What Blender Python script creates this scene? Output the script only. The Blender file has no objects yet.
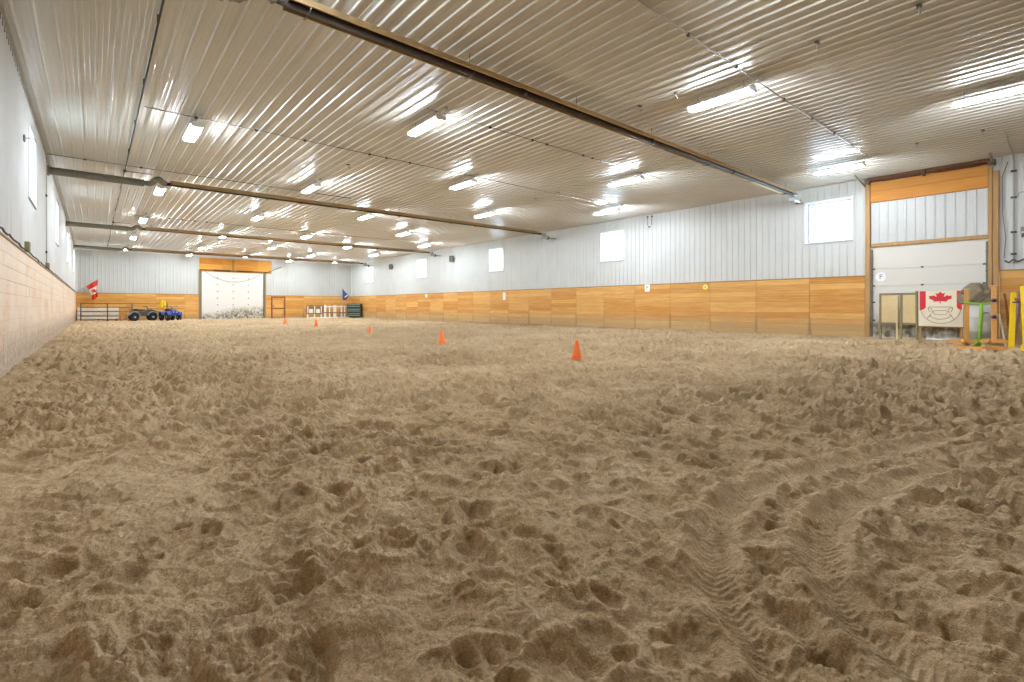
import bpy, bmesh, math, random
import numpy as np
from mathutils import Vector, Matrix, Euler
random.seed(7)
PI = math.pi
sc = bpy.context.scene
COL = sc.collection

# ------------------------------------------------------------------ room
XL, XR, YN, YF, ZC, KZ = -1.02, 19.2, -6.0, 46.7, 5.19, 2.0
RIB = 0.2286

# ------------------------------------------------------------------ colour + materials
def lin(h):
    h = h.lstrip('#')
    v = [int(h[i:i + 2], 16) / 255 for i in (0, 2, 4)]
    return tuple((c / 12.92 if c <= .04045 else ((c + .055) / 1.055) ** 2.4) for c in v) + (1,)

def new_mat(name):
    m = bpy.data.materials.new(name); m.use_nodes = True
    nt = m.node_tree; b = nt.nodes['Principled BSDF']
    return m, nt, b

def N(nt, t, **kw):
    n = nt.nodes.new(t)
    for k, v in kw.items():
        if k.startswith('i_'):
            n.inputs[k[2:].replace('_', ' ')].default_value = v
        else:
            setattr(n, k, v)
    return n

def ramp(nt, stops, fac=None):
    r = nt.nodes.new('ShaderNodeValToRGB')
    e = r.color_ramp.elements
    while len(e) > len(stops): e.remove(e[-1])
    while len(e) < len(stops): e.new(0.5)
    for el, (p, c) in zip(e, stops):
        el.position = p; el.color = c
    if fac is not None: nt.links.new(fac, r.inputs['Fac'])
    return r

def coords(nt, scale, kind='Object'):
    tc = N(nt, 'ShaderNodeTexCoord'); mp = N(nt, 'ShaderNodeMapping')
    mp.inputs['Scale'].default_value = scale
    nt.links.new(tc.outputs[kind], mp.inputs['Vector'])
    return mp.outputs['Vector']

def noise(nt, vec, scale, detail=4, rough=.55):
    n = N(nt, 'ShaderNodeTexNoise'); n.inputs['Scale'].default_value = scale
    n.inputs['Detail'].default_value = detail; n.inputs['Roughness'].default_value = rough
    nt.links.new(vec, n.inputs['Vector']); return n.outputs['Fac']

def mathn(nt, op, a, b=None, clamp=False):
    n = N(nt, 'ShaderNodeMath', operation=op); n.use_clamp = clamp
    for i, v in enumerate((a, b)):
        if v is None: continue
        if isinstance(v, (int, float)): n.inputs[i].default_value = v
        else: nt.links.new(v, n.inputs[i])
    return n.outputs[0]

def mixc(nt, fac, a, b, mode='MIX'):
    n = N(nt, 'ShaderNodeMix', data_type='RGBA', blend_type=mode)
    for sock, v in ((n.inputs[0], fac), (n.inputs[6], a), (n.inputs[7], b)):
        if isinstance(v, (int, float, tuple)): sock.default_value = v
        else: nt.links.new(v, sock)
    return n.outputs[2]

def maprange(nt, v, a, b, c=0, d=1):
    n = N(nt, 'ShaderNodeMapRange'); n.inputs[1].default_value = a; n.inputs[2].default_value = b
    n.inputs[3].default_value = c; n.inputs[4].default_value = d
    nt.links.new(v, n.inputs[0]); return n.outputs[0]

def bump(nt, b, h, strength=.3, dist=.01):
    n = N(nt, 'ShaderNodeBump'); n.inputs['Strength'].default_value = strength; n.inputs['Distance'].default_value = dist
    nt.links.new(h, n.inputs['Height']); nt.links.new(n.outputs[0], b.inputs['Normal'])

def plain(name, hexc, rough=.5, metal=0, var=.12, scale=8, coat=0):
    """one colour, broken up by a little worn-surface noise"""
    m, nt, b = new_mat(name)
    v = coords(nt, (1, 1, 1)); f = noise(nt, v, scale, 5)
    c = lin(hexc)
    lo = tuple(x * (1 - var) for x in c[:3]) + (1,); hi = tuple(min(1, x * (1 + var)) for x in c[:3]) + (1,)
    r = ramp(nt, [(.3, lo), (.7, hi)], f)
    nt.links.new(r.outputs[0], b.inputs['Base Color'])
    b.inputs['Roughness'].default_value = rough; b.inputs['Metallic'].default_value = metal
    b.inputs['Coat Weight'].default_value = coat
    return m

def mat_metal_panel(name, hexc, rough, spec=.5, coat=0., coat_rough=.2, drips=0., tangent=None, drip_axis='y'):
    m, nt, b = new_mat(name)
    v = coords(nt, (1, 1, 1))
    f = noise(nt, v, 1.1, 4)
    c = lin(hexc)
    col = ramp(nt, [(.3, tuple(x * .93 for x in c[:3]) + (1,)), (.7, c)], f).outputs[0]
    if drips:
        # rusty drip stains running down the sheet from its fasteners
        sv = coords(nt, (3.0, 3.0, .35)); d = noise(nt, sv, 1.6, 5, .6)
        z = N(nt, 'ShaderNodeSeparateXYZ'); tc = N(nt, 'ShaderNodeTexCoord'); nt.links.new(tc.outputs['Object'], z.inputs[0])
        low = maprange(nt, z.outputs['Z'], 2.9, 2.0)
        k = mathn(nt, 'MULTIPLY', maprange(nt, d, .5, .75), low)
        k = mathn(nt, 'MULTIPLY', k, drips, True)
        col = mixc(nt, k, col, lin('#c9a878'))
    nt.links.new(col, b.inputs['Base Color'])
    r2 = noise(nt, v, 5, 3)
    nt.links.new(maprange(nt, r2, .2, .8, rough * .8, rough * 1.2), b.inputs['Roughness'])
    b.inputs['Specular IOR Level'].default_value = spec
    b.inputs['Coat Weight'].default_value = coat; b.inputs['Coat Roughness'].default_value = coat_rough
    return m

def mat_wood(name, c_lo, c_hi, axis='y', dirt=True, dirt_hi=.72, board=.2, length=1.83, phase=0., glare_wear=0., dirt_col='#b09b72', joint=.55):
    """plank wood: grain along `axis`, every board its own tone; mud splashed on the foot"""
    m, nt, b = new_mat(name)
    st = {'y': (9, .55, 9), 'x': (.55, 9, 9), 'z': (9, 9, .55)}[axis]
    g = noise(nt, coords(nt, st), 2.2, 6, .6)
    g2 = noise(nt, coords(nt, tuple(s * 5 for s in st)), 2.0, 3)
    tc = N(nt, 'ShaderNodeTexCoord'); sx = N(nt, 'ShaderNodeSeparateXYZ'); nt.links.new(tc.outputs['Object'], sx.inputs[0])
    along = sx.outputs[{'y': 'Y', 'x': 'X', 'z': 'Z'}[axis]]
    across = sx.outputs['Z' if axis != 'z' else 'X']
    bi = mathn(nt, 'FLOOR', mathn(nt, 'DIVIDE', across, board))
    bj = mathn(nt, 'FLOOR', mathn(nt, 'DIVIDE', mathn(nt, 'SUBTRACT', along, phase), length))
    cv = N(nt, 'ShaderNodeCombineXYZ'); nt.links.new(bi, cv.inputs[0]); nt.links.new(bj, cv.inputs[1])
    wn = N(nt, 'ShaderNodeTexWhiteNoise', noise_dimensions='2D'); nt.links.new(cv.outputs[0], wn.inputs['Vector'])
    t = mathn(nt, 'ADD', mathn(nt, 'MULTIPLY', g, .9), mathn(nt, 'MULTIPLY', mathn(nt, 'SUBTRACT', wn.outputs['Value'], .5), .42))
    t = mathn(nt, 'ADD', t, mathn(nt, 'MULTIPLY', mathn(nt, 'SUBTRACT', g2, .5), .25))
    col = ramp(nt, [(.12, lin(c_lo)), (.8, lin(c_hi))], t).outputs[0]
    # knots
    vo = N(nt, 'ShaderNodeTexVoronoi'); vo.inputs['Scale'].default_value = 1.7
    nt.links.new(coords(nt, tuple((1.6 if s > 1 else 1.0) for s in st)), vo.inputs['Vector'])
    kn = maprange(nt, vo.outputs['Distance'], .06, .02)
    col = mixc(nt, mathn(nt, 'MULTIPLY', kn, .6), col, lin('#7d4a1e'))
    if glare_wear:
        bl = noise(nt, coords(nt, (1, 1, 1)), .9, 4)
        col = mixc(nt, mathn(nt, 'MULTIPLY', maprange(nt, bl, .3, .55), glare_wear), col, lin('#e0cfba'))  # pale cream blend: glare put into the colour, together with weathering
    if dirt:
        d1 = noise(nt, coords(nt, (1, 1, 1)), 3.2, 6, .65); d2 = noise(nt, coords(nt, (1, 1, 1)), 14, 5, .7)
        hz = mathn(nt, 'ADD', sx.outputs['Z'], mathn(nt, 'MULTIPLY', mathn(nt, 'SUBTRACT', d1, .5), .7))
        k = maprange(nt, hz, dirt_hi, dirt_hi * .35)
        k = mathn(nt, 'MULTIPLY', k, maprange(nt, d2, .24, .56))
        col = mixc(nt, mathn(nt, 'MULTIPLY', k, .85), col, lin(dirt_col))
        # mud caught in the upright joints
        fr = mathn(nt, 'FRACT', mathn(nt, 'ADD', mathn(nt, 'DIVIDE', mathn(nt, 'SUBTRACT', along, phase), length), .5))
        jd = mathn(nt, 'MULTIPLY', mathn(nt, 'ABSOLUTE', mathn(nt, 'SUBTRACT', fr, .5)), length)
        jd = mathn(nt, 'ADD', jd, mathn(nt, 'MULTIPLY', mathn(nt, 'SUBTRACT', d2, .5), .22))
        jm = mathn(nt, 'MULTIPLY', maprange(nt, jd, .075, .02), maprange(nt, mathn(nt, 'ADD', sx.outputs['Z'], mathn(nt, 'MULTIPLY', d1, .9)), 1.25, .75, .10, 1))
        jm = mathn(nt, 'MULTIPLY', jm, maprange(nt, mathn(nt, 'FRACT', mathn(nt, 'MULTIPLY', mathn(nt, 'ROUND', mathn(nt, 'DIVIDE', mathn(nt, 'SUBTRACT', along, phase), length)), .618)), 0, 1, .3, 1))
        col = mixc(nt, mathn(nt, 'MULTIPLY', jm, joint), col, lin('#6a5638'))
        # loose splashes higher up
        s = mathn(nt, 'MULTIPLY', maprange(nt, d2, .64, .7), maprange(nt, sx.outputs['Z'], 1.7, .4))
        col = mixc(nt, mathn(nt, 'MULTIPLY', s, .7), col, lin('#66502f'))
    nt.links.new(col, b.inputs['Base Color'])
    b.inputs['Roughness'].default_value = .62; b.inputs['Specular IOR Level'].default_value = .3
    bump(nt, b, g, .15, .004)
    return m

def mat_door_panel(name, hexc, axis, dirt_top, side=None):
    """painted sectional door, mud on its lowest sections"""
    m, nt, b = new_mat(name)
    d1 = noise(nt, coords(nt, (1, 1, 1)), 2.4, 6, .65); d2 = noise(nt, coords(nt, (1, 1, .8)), 6, 6, .7)
    tc = N(nt, 'ShaderNodeTexCoord'); sx = N(nt, 'ShaderNodeSeparateXYZ'); nt.links.new(tc.outputs['Object'], sx.inputs[0])
    hz = mathn(nt, 'ADD', sx.outputs['Z'], mathn(nt, 'MULTIPLY', mathn(nt, 'SUBTRACT', d1, .5), .7))
    if side:
        hz = mathn(nt, 'ADD', hz, maprange(nt, sx.outputs['X'], side[0], side[1], .45, 0))
    k = mathn(nt, 'MULTIPLY', maprange(nt, hz, dirt_top, dirt_top * .45), maprange(nt, d2, .3, .55))
    col = mixc(nt, mathn(nt, 'MULTIPLY', k, .9), lin(hexc), lin('#857a5c'))
    k2 = mathn(nt, 'MULTIPLY', maprange(nt, hz, dirt_top * .9, dirt_top * .3), maprange(nt, d2, .5, .62))
    col = mixc(nt, mathn(nt, 'MULTIPLY', k2, .8), col, lin('#4b432f'))
    nt.links.new(col, b.inputs['Base Color']); b.inputs['Roughness'].default_value = .45
    return m

def mat_emit(name, col, strength):
    m, nt, b = new_mat(name)
    b.inputs['Base Color'].default_value = (.9, .9, .9, 1)
    b.inputs['Emission Color'].default_value = col; b.inputs['Emission Strength'].default_value = strength
    return m

def mat_pane(name):
    m, nt, b = new_mat(name); nt.nodes.remove(b)
    out = nt.nodes['Material Output']
    t = N(nt, 'ShaderNodeBsdfTransparent'); t.inputs[0].default_value = (.95, .97, .97, 1)
    g = N(nt, 'ShaderNodeBsdfGlossy'); g.inputs['Roughness'].default_value = .02
    lw = N(nt, 'ShaderNodeLayerWeight'); lw.inputs['Blend'].default_value = .5
    fr = mathn(nt, 'ADD', mathn(nt, 'MULTIPLY', mathn(nt, 'POWER', lw.outputs['Facing'], 4.0), .5), .03)
    mx = N(nt, 'ShaderNodeMixShader')
    nt.links.new(fr, mx.inputs[0]); nt.links.new(t.outputs[0], mx.inputs[1]); nt.links.new(g.outputs[0], mx.inputs[2])
    nt.links.new(mx.outputs[0], out.inputs['Surface'])
    return m

def mat_sand():
    m, nt, b = new_mat('arena sand')
    v = coords(nt, (1, 1, 1))
    big = noise(nt, v, .45, 5, .6); mid = noise(nt, v, 5, 6, .7); fine = noise(nt, v, 38, 5, .75); grit = noise(nt, v, 150, 4, .75)
    t = mathn(nt, 'ADD', mathn(nt, 'MULTIPLY', big, .40), mathn(nt, 'MULTIPLY', mid, .35))
    t = mathn(nt, 'ADD', t, mathn(nt, 'MULTIPLY', fine, .25))
    col = ramp(nt, [(.34, lin(SAND[0])), (.5, lin(SAND[1])), (.66, lin(SAND[2]))], t).outputs[0]
    # darker brown ellipses: along both sides, mid-floor and towards the big door
    tc = N(nt, 'ShaderNodeTexCoord'); dark_mask = None
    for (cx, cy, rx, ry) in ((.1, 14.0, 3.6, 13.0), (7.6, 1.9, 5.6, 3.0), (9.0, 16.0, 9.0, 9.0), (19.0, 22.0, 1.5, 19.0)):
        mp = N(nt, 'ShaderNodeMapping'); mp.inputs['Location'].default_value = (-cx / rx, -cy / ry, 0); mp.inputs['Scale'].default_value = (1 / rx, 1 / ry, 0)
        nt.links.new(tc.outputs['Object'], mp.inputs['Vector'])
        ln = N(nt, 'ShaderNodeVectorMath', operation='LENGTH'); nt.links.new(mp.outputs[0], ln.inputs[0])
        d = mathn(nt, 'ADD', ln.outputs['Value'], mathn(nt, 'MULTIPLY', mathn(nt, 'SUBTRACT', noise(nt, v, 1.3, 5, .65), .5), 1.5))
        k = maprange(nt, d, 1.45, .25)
        dark_mask = k if dark_mask is None else mathn(nt, 'MAXIMUM', dark_mask, k)
    col = mixc(nt, mathn(nt, 'MULTIPLY', dark_mask, .45), col, lin('#7d664a'))
    sp = maprange(nt, grit, .25, .75, .62, 1.34)
    sp2 = maprange(nt, fine, .3, .7, .92, 1.08)
    col = mixc(nt, 1.0, col, mathn(nt, 'MULTIPLY', sp, sp2), 'MULTIPLY')
    nt.links.new(col, b.inputs['Base Color'])
    b.inputs['Roughness'].default_value = .95; b.inputs['Specular IOR Level'].default_value = .12
    h = mathn(nt, 'ADD', mathn(nt, 'MULTIPLY', fine, 1.2), mathn(nt, 'MULTIPLY', grit, .45))
    h = mathn(nt, 'ADD', h, mathn(nt, 'MULTIPLY', noise(nt, v, 17, 5, .7), 2.4))
    bump(nt, b, h, .75, .012)
    return m

SAND = ('#a0845d', '#cbb089', '#e4cba6')
TUBE_STRENGTH = 290.0

M = {}
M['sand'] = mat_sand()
M['ceiling'] = mat_metal_panel('white ceiling sheet', '#c6c2b7', .34, .5, coat=.42, coat_rough=.2)
M['wall'] = mat_metal_panel('white wall sheet', '#cccec9', .4, .4, drips=.5)
M['wall_old'] = mat_metal_panel('white wall sheet stained', '#d6d6d1', .4, .4, drips=.8)
M['kick_r'] = mat_wood('golden kickboard', '#bd7d33', '#e4b56d', 'y', phase=6.38 - 1.83 * 8)
M['kick_l'] = mat_wood('pale kickboard', '#d0a26c', '#e6ccaa', 'y', glare_wear=.85, dirt_hi=.78, phase=6.38 - 1.83 * 8, dirt_col='#8d7a62', joint=.15)
M['kick_f'] = mat_wood('golden kickboard across', '#c58434', '#ecbb70', 'x', dirt_hi=.4)
M['pine_y'] = mat_wood('header pine', '#c27d2e', '#e2a757', 'y', dirt=False, board=.25, length=6)
M['pine_x'] = mat_wood('header pine across', '#c07d2c', '#e5a84f', 'x', dirt=False, board=.5, length=2.7)
M['stud'] = mat_wood('stud timber', '#8f6a3e', '#c29b66', 'z', dirt=False, board=.2, length=6)
M['post_wood'] = mat_wood('jump post timber', '#bd8440', '#e6b876', 'z', dirt=False, board=.3, length=3)
M['foot_wood'] = mat_wood('jump foot timber', '#b9772f', '#e8b36a', 'y', dirt=False, board=.3, length=3)
M['brown_wood'] = mat_wood('old brown timber', '#6d4526', '#94653c', 'z', dirt=False, board=.1, length=3)
M['trim_wood'] = plain('kick cap', '#a27a45', .7)
M['dark'] = plain('dark gap', '#3a352c', .9)
M['white_frame'] = plain('white vinyl', '#eeeff0', .4, var=.03)
M['sash'] = plain('grey vinyl', '#a7abb0', .5, var=.03)
M['sill'] = plain('grey sill', '#a9a9a6', .5)
M['pane'] = mat_pane('window pane')
M['housing'] = plain('white enamel', '#e9e9e4', .3, var=.03)
M['tube_lit'] = mat_emit('lit tube', (.905, 1.0, 1.13, 1), TUBE_STRENGTH)
M['wire'] = plain('wire', '#7f7b70', .4, .6)
M['alu'] = plain('aged aluminium reflector', '#c9ae83', .34, .9, var=.1, scale=3)
M['burnt'] = plain('burnt steel tube', '#3b3026', .45, .5, var=.2)
M['duct'] = plain('corrugated exhaust duct', '#7d7768', .5, .35, var=.25, scale=20)
M['black_pipe'] = plain('black gas pipe', '#2e2c28', .45)
M['conduit'] = plain('grey conduit', '#b0aa9c', .6)
M['conduit_dark'] = plain('dull conduit', '#8b8474', .5, .3)
M['clip'] = plain('clip steel', '#4a463e', .4, .6)
M['door_r'] = mat_door_panel('cream door', '#dad6cb', 'y', .75)
M['door_f'] = mat_door_panel('white door', '#e8e6df', 'x', 1.15, (7.6, 9.2))
M['steel_track'] = plain('door track', '#6d675c', .45, .6)
M['rust'] = plain('rusty shaft', '#5d3a28', .6, .3)
M['tan'] = plain('tan panel', '#d7c08f', .7, var=.07, scale=3)
M['olive'] = plain('olive frame', '#8d825e', .7)
M['ply'] = plain('painted plywood', '#efe3c9', .65, var=.05, scale=3)
M['red'] = plain('red paint', '#d8202e', .5, var=.15)
M['line'] = plain('brown pencil line', '#958562', .7)
M['yellow'] = plain('yellow plastic', '#ffd616', .4, var=.06)
M['lime'] = plain('lime plastic', '#86c036', .4, var=.06)
M['purple'] = plain('purple paint', '#5b3f7a', .5)
M['mauve'] = plain('faded mauve paint', '#9a7f86', .6)
M['barrel'] = None
M['tarp'] = plain('grey tarp', '#8a7f68', .85, var=.3, scale=6)
M['tarp_red'] = plain('red brown patch', '#9a5a44', .85)
M['cone'] = plain('orange cone', '#ff8236', .5, var=.05)
M['gate'] = plain('dark green gate pipe', '#4d473a', .5, .3)
M['atv_blue'] = plain('blue plastic', '#2f4a9e', .3)
M['atv_dark'] = plain('charcoal plastic', '#44464a', .4)
M['atv_grey'] = plain('grey plastic', '#9aa0a6', .35)
M['rubber'] = plain('black rubber', '#1b1b1c', .8)
M['black'] = plain('black vinyl', '#17171a', .5)
M['rim'] = plain('steel rim', '#b9bbbb', .35, .7)
M['flag_red'] = plain('red cloth', '#d8321f', .8)
M['flag_white'] = plain('white cloth', '#f1e9dc', .8)
M['flag_blue'] = plain('blue cloth', '#3c4783', .8)
M['whitewood'] = plain('white painted timber', '#f7f2e6', .5)
M['brownplank'] = plain('brown plank', '#8a6a4e', .7)
M['green_box'] = plain('dark green plastic', '#2f4034', .5)
M['green_slat'] = plain('pale green slat', '#8fa493', .5)
M['speaker'] = plain('grey speaker', '#77776f', .6)
M['grille'] = plain('speaker grille', '#55564e', .8)
M['sign'] = plain('white sign', '#f2f1ee', .45, var=.02)
M['sign_y'] = plain('yellow sign', '#f3e36a', .45, var=.02)
M['ink'] = plain('grey ink', '#7d7d86', .6)
M['whiteboard'] = plain('weathered white board', '#ebe3d2', .7, var=.12, scale=3)

def mat_barrel():
    m, nt, b = new_mat('white drum')
    d = noise(nt, coords(nt, (1, 1, 1)), 6, 6, .65)
    tc = N(nt, 'ShaderNodeTexCoord'); sx = N(nt, 'ShaderNodeSeparateXYZ'); nt.links.new(tc.outputs['Object'], sx.inputs[0])
    hz = mathn(nt, 'ADD', sx.outputs['Z'], mathn(nt, 'MULTIPLY', mathn(nt, 'SUBTRACT', d, .5), .5))
    k = maprange(nt, hz, .6, .25)
    col = mixc(nt, mathn(nt, 'MULTIPLY', k, .8), lin('#dcdad6'), lin('#857f5f'))
    nt.links.new(col, b.inputs['Base Color']); b.inputs['Roughness'].default_value = .4
    return m
M['barrel'] = mat_barrel()

# ------------------------------------------------------------------ mesh builder
class MB:
    def __init__(self): self.v, self.f, self.s, self.mi = [], [], [], []
    def add(self, vs, fs, smooth=False, mi=0):
        o = len(self.v); self.v += [tuple(p) for p in vs]
        for q in fs: self.f.append(tuple(i + o for i in q)); self.s.append(smooth); self.mi.append(mi)
        return self
    def box(self, lo, hi, bev=.0, rot=None, at=None, mi=0):
        """chamfered box from lo to hi, optionally turned by Euler `rot` about `at`"""
        lo = Vector(lo); hi = Vector(hi); c = (lo + hi) / 2; h = (hi - lo) / 2
        b = min(bev, min(h) * .9)
        bm = bmesh.new()
        if b <= 0:
            for sx in (-1, 1):
                for sy in (-1, 1):
                    for sz in (-1, 1): bm.verts.new((h.x * sx, h.y * sy, h.z * sz))
        else:
            for sx in (-1, 1):
                for sy in (-1, 1):
                    for sz in (-1, 1):
                        bm.verts.new((h.x * sx, (h.y - b) * sy, (h.z - b) * sz))
                        bm.verts.new(((h.x - b) * sx, h.y * sy, (h.z - b) * sz))
                        bm.verts.new(((h.x - b) * sx, (h.y - b) * sy, h.z * sz))
        bmesh.ops.convex_hull(bm, input=bm.verts)
        bmesh.ops.dissolve_limit(bm, angle_limit=.02, verts=bm.verts, edges=bm.edges)
        bm.verts.index_update()
        R = Euler(rot).to_matrix() if rot else Matrix.Identity(3)
        a = Vector(at) if at else c
        vs = [R @ (v.co + c - a) + a for v in bm.verts]
        self.add(vs, [[v.index for v in f.verts] for f in bm.faces], False, mi); bm.free()
        return self
    def tube(self, pts, r, seg=10, cap=True, mi=0, smooth=True):
        pts = [Vector(p) for p in pts]; rs = r if isinstance(r, (list, tuple)) else [r] * len(pts)
        vs = []; n = len(pts); up = None
        for i, p in enumerate(pts):
            d = (pts[min(i + 1, n - 1)] - pts[max(i - 1, 0)]).normalized()
            if up is None:
                up = Vector((0, 0, 1)) if abs(d.z) < .9 else Vector((1, 0, 0))
            x = d.cross(up).normalized(); up2 = x.cross(d).normalized(); up = up2
            for k in range(seg):
                a = 2 * PI * k / seg
                vs.append(p + (x * math.cos(a) + up2 * math.sin(a)) * rs[i])
        fs = []
        for i in range(n - 1):
            for k in range(seg):
                k2 = (k + 1) % seg
                fs.append((i * seg + k, i * seg + k2, (i + 1) * seg + k2, (i + 1) * seg + k))
        self.add(vs, fs, smooth, mi)
        if cap:
            o = len(self.v) - len(vs)
            self.f.append(tuple(o + k for k in reversed(range(seg)))); self.s.append(False); self.mi.append(mi)
            self.f.append(tuple(o + (n - 1) * seg + k for k in range(seg))); self.s.append(False); self.mi.append(mi)
        return self
    def lathe(self, prof, seg=24, at=(0, 0, 0), axis='z', mi=0, smooth=True):
        vs = []
        for r, z in prof:
            for k in range(seg):
                a = 2 * PI * k / seg; p = (r * math.cos(a), r * math.sin(a), z)
                if axis == 'y': p = (p[0], p[2], -p[1])
                if axis == 'x': p = (p[2], p[0], p[1])
                vs.append(Vector(p) + Vector(at))
        fs = []
        for i in range(len(prof) - 1):
            for k in range(seg):
                k2 = (k + 1) % seg
                fs.append((i * seg + k, i * seg + k2, (i + 1) * seg + k2, (i + 1) * seg + k))
        self.add(vs, fs, smooth, mi)
        o = len(self.v) - len(vs)
        if prof[0][0] > 1e-6: self.f.append(tuple(o + k for k in reversed(range(seg)))); self.s.append(False); self.mi.append(mi)
        if prof[-1][0] > 1e-6: self.f.append(tuple(o + (len(prof) - 1) * seg + k for k in range(seg))); self.s.append(False); self.mi.append(mi)
        return self
    def prism(self, poly, frame, d, mi=0):
        """poly: 2-D outline; frame(u, v, w) -> point; w runs 0..d"""
        n = len(poly)
        vs = [frame(u, v, 0) for u, v in poly] + [frame(u, v, d) for u, v in poly]
        fs = [tuple(range(n)), tuple(range(2 * n - 1, n - 1, -1))] + [(i, i + n, (i + 1) % n + n, (i + 1) % n) for i in range(n)]
        return self.add(vs, fs, False, mi)
    def build(self, name, mat, parent=None, fix=True, origin=None):
        me = bpy.data.meshes.new(name)
        me.from_pydata([tuple(p) for p in self.v], [], self.f)
        me.polygons.foreach_set('use_smooth', self.s)
        mats = mat if isinstance(mat, (list, tuple)) else [mat]
        for m in mats: me.materials.append(m)
        me.polygons.foreach_set('material_index', self.mi)
        me.update()
        if fix:
            bm = bmesh.new(); bm.from_mesh(me); bmesh.ops.recalc_face_normals(bm, faces=bm.faces); bm.to_mesh(me); bm.free()
        o = bpy.data.objects.new(name, me); COL.objects.link(o)
        if parent: o.parent = parent
        return o

def tag(o, label=None, cat=None, group=None, kind=None):
    if label: o['label'] = label
    if cat: o['category'] = cat
    if group: o['group'] = group
    if kind: o['kind'] = kind
    return o
def thing(name, label, cat, loc=(0, 0, 0), rz=0, group=None):
    o = bpy.data.objects.new(name, None); COL.objects.link(o); o.empty_display_size = .1
    o.location = loc; o.rotation_euler = (0, 0, rz)
    return tag(o, label, cat, group)
def struct(o): o['kind'] = 'structure'; return o
def shell(name):
    o = bpy.data.objects.new(name, None); COL.objects.link(o); return struct(o)
def dup(root, loc=None, rz=None, label=None):
    r = root.copy(); COL.objects.link(r)
    if loc is not None: r.location = loc
    if rz is not None: r.rotation_euler = (0, 0, rz)
    if label: r['label'] = label
    for ch in list(root.children):
        c = ch.copy(); COL.objects.link(c); c.parent = r
        for g in list(ch.children):
            d = g.copy(); COL.objects.link(d); d.parent = c
    return r

# ------------------------------------------------------------------ ribbed sheet
def rib_profile(a, b, phase=0., rh=.019):
    """(position, height) breakpoints of the 9-inch ribbed sheet between a and b"""
    pts = []
    k = math.floor((a - phase) / RIB) - 1
    while phase + k * RIB < b + RIB:
        c = phase + k * RIB
        pts += [(c - .026, 0), (c - .012, rh), (c + .012, rh), (c + .026, 0)]
        for q in (.080, .149):
            pts += [(c + q - .012, 0), (c + q - .005, .003), (c + q + .005, .003), (c + q + .012, 0)]
        k += 1
    def hgt(x):
        for (x0, h0), (x1, h1) in zip(pts, pts[1:]):
            if x0 <= x <= x1: return h0 + (h1 - h0) * (x - x0) / max(1e-9, x1 - x0)
        return 0
    return [(a, hgt(a))] + [p for p in pts if a < p[0] < b] + [(b, hgt(b))]

def ribbed_wall(mb, a, b, z0, z1, holes, place, phase=0.):
    """vertical-ribbed sheet; holes = [(a0,a1,zlo,zhi)]; place(along, height_of_rib, z)"""
    cuts = sorted({a, b} | {h[0] for h in holes} | {h[1] for h in holes})
    for s, e in zip(cuts, cuts[1:]):
        hz = [(h[2], h[3]) for h in holes if h[0] <= s + 1e-6 and h[1] >= e - 1e-6]
        spans = [(z0, z1)]
        for lo, hi in hz:
            spans = [q for p0, p1 in spans for q in ((p0, min(p1, lo)), (max(p0, hi), p1)) if q[1] > q[0] + 1e-4]
        pr = rib_profile(s, e, phase)
        for p0, p1 in spans:
            vs = [place(x, h, p0) for x, h in pr] + [place(x, h, p1) for x, h in pr]
            n = len(pr)
            mb.add(vs, [(i, i + 1, n + i + 1, n + i) for i in range(n - 1)])
    return mb

# ------------------------------------------------------------------ FLOOR
def hash2(ix, iy, s):
    h = (ix.astype(np.int64) * 374761393 + iy.astype(np.int64) * 668265263 + s * 974711) & 0xFFFFFFFF
    h = ((h ^ (h >> 13)) * 1274126177) & 0xFFFFFFFF
    h = ((h ^ (h >> 16)) * 2246822519) & 0xFFFFFFFF
    return ((h ^ (h >> 15)) & 0xFFFFFF) / float(0xFFFFFF)
def vnoise(x, y, s):
    ix = np.floor(x); iy = np.floor(y); fx = x - ix; fy = y - iy
    ux = fx * fx * fx * (fx * (fx * 6 - 15) + 10); uy = fy * fy * fy * (fy * (fy * 6 - 15) + 10)
    a = hash2(ix, iy, s); b = hash2(ix + 1, iy, s); c = hash2(ix, iy + 1, s); d = hash2(ix + 1, iy + 1, s)
    return (a + (b - a) * ux) * (1 - uy) + (c + (d - c) * ux) * uy - .5
def fbm(x, y, s, o):
    r = np.zeros_like(x); a = 1.; c, q = math.cos(.6), math.sin(.6)
    for i in range(o):
        r += a * vnoise(x, y, s + i * 17); a *= .5
        x, y = (x * c - y * q) * 2.03 + 3.1, (x * q + y * c) * 2.03 - 1.7
    return r
def pits(x, y, cell, seed, rmin, rmax, dep, prob):
    """hoof and boot prints: one hollow with a pushed-up rim in most cells"""
    out = np.zeros_like(x); gx = np.floor(x / cell); gy = np.floor(y / cell)
    for dx in (-1, 0, 1):
        for dy in (-1, 0, 1):
            cx, cy = gx + dx, gy + dy
            on = hash2(cx, cy, seed) < prob
            px = (cx + hash2(cx, cy, seed + 1)) * cell; py = (cy + hash2(cx, cy, seed + 2)) * cell
            ang = hash2(cx, cy, seed + 3) * 2 * PI; r = rmin + (rmax - rmin) * hash2(cx, cy, seed + 4)
            dd = dep * (.45 + .75 * hash2(cx, cy, seed + 5))
            ca, sa = np.cos(ang), np.sin(ang); ux = (x - px) * ca + (y - py) * sa; uy = -(x - px) * sa + (y - py) * ca
            d = np.sqrt((ux / (r * 1.3)) ** 2 + (uy / r) ** 2)
            tilt = 1 + .55 * np.clip(ux / r, -1, 1)
            hole = -dd * tilt * np.clip(1 - d ** 2.4, 0, 1) ** .8
            rim = dd * .5 * (1 - .6 * np.clip(ux / r, -1, 1)) * np.exp(-((d - 1.22) / .24) ** 2)
            out += np.where(on, hole + rim, 0)
    return out
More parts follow.
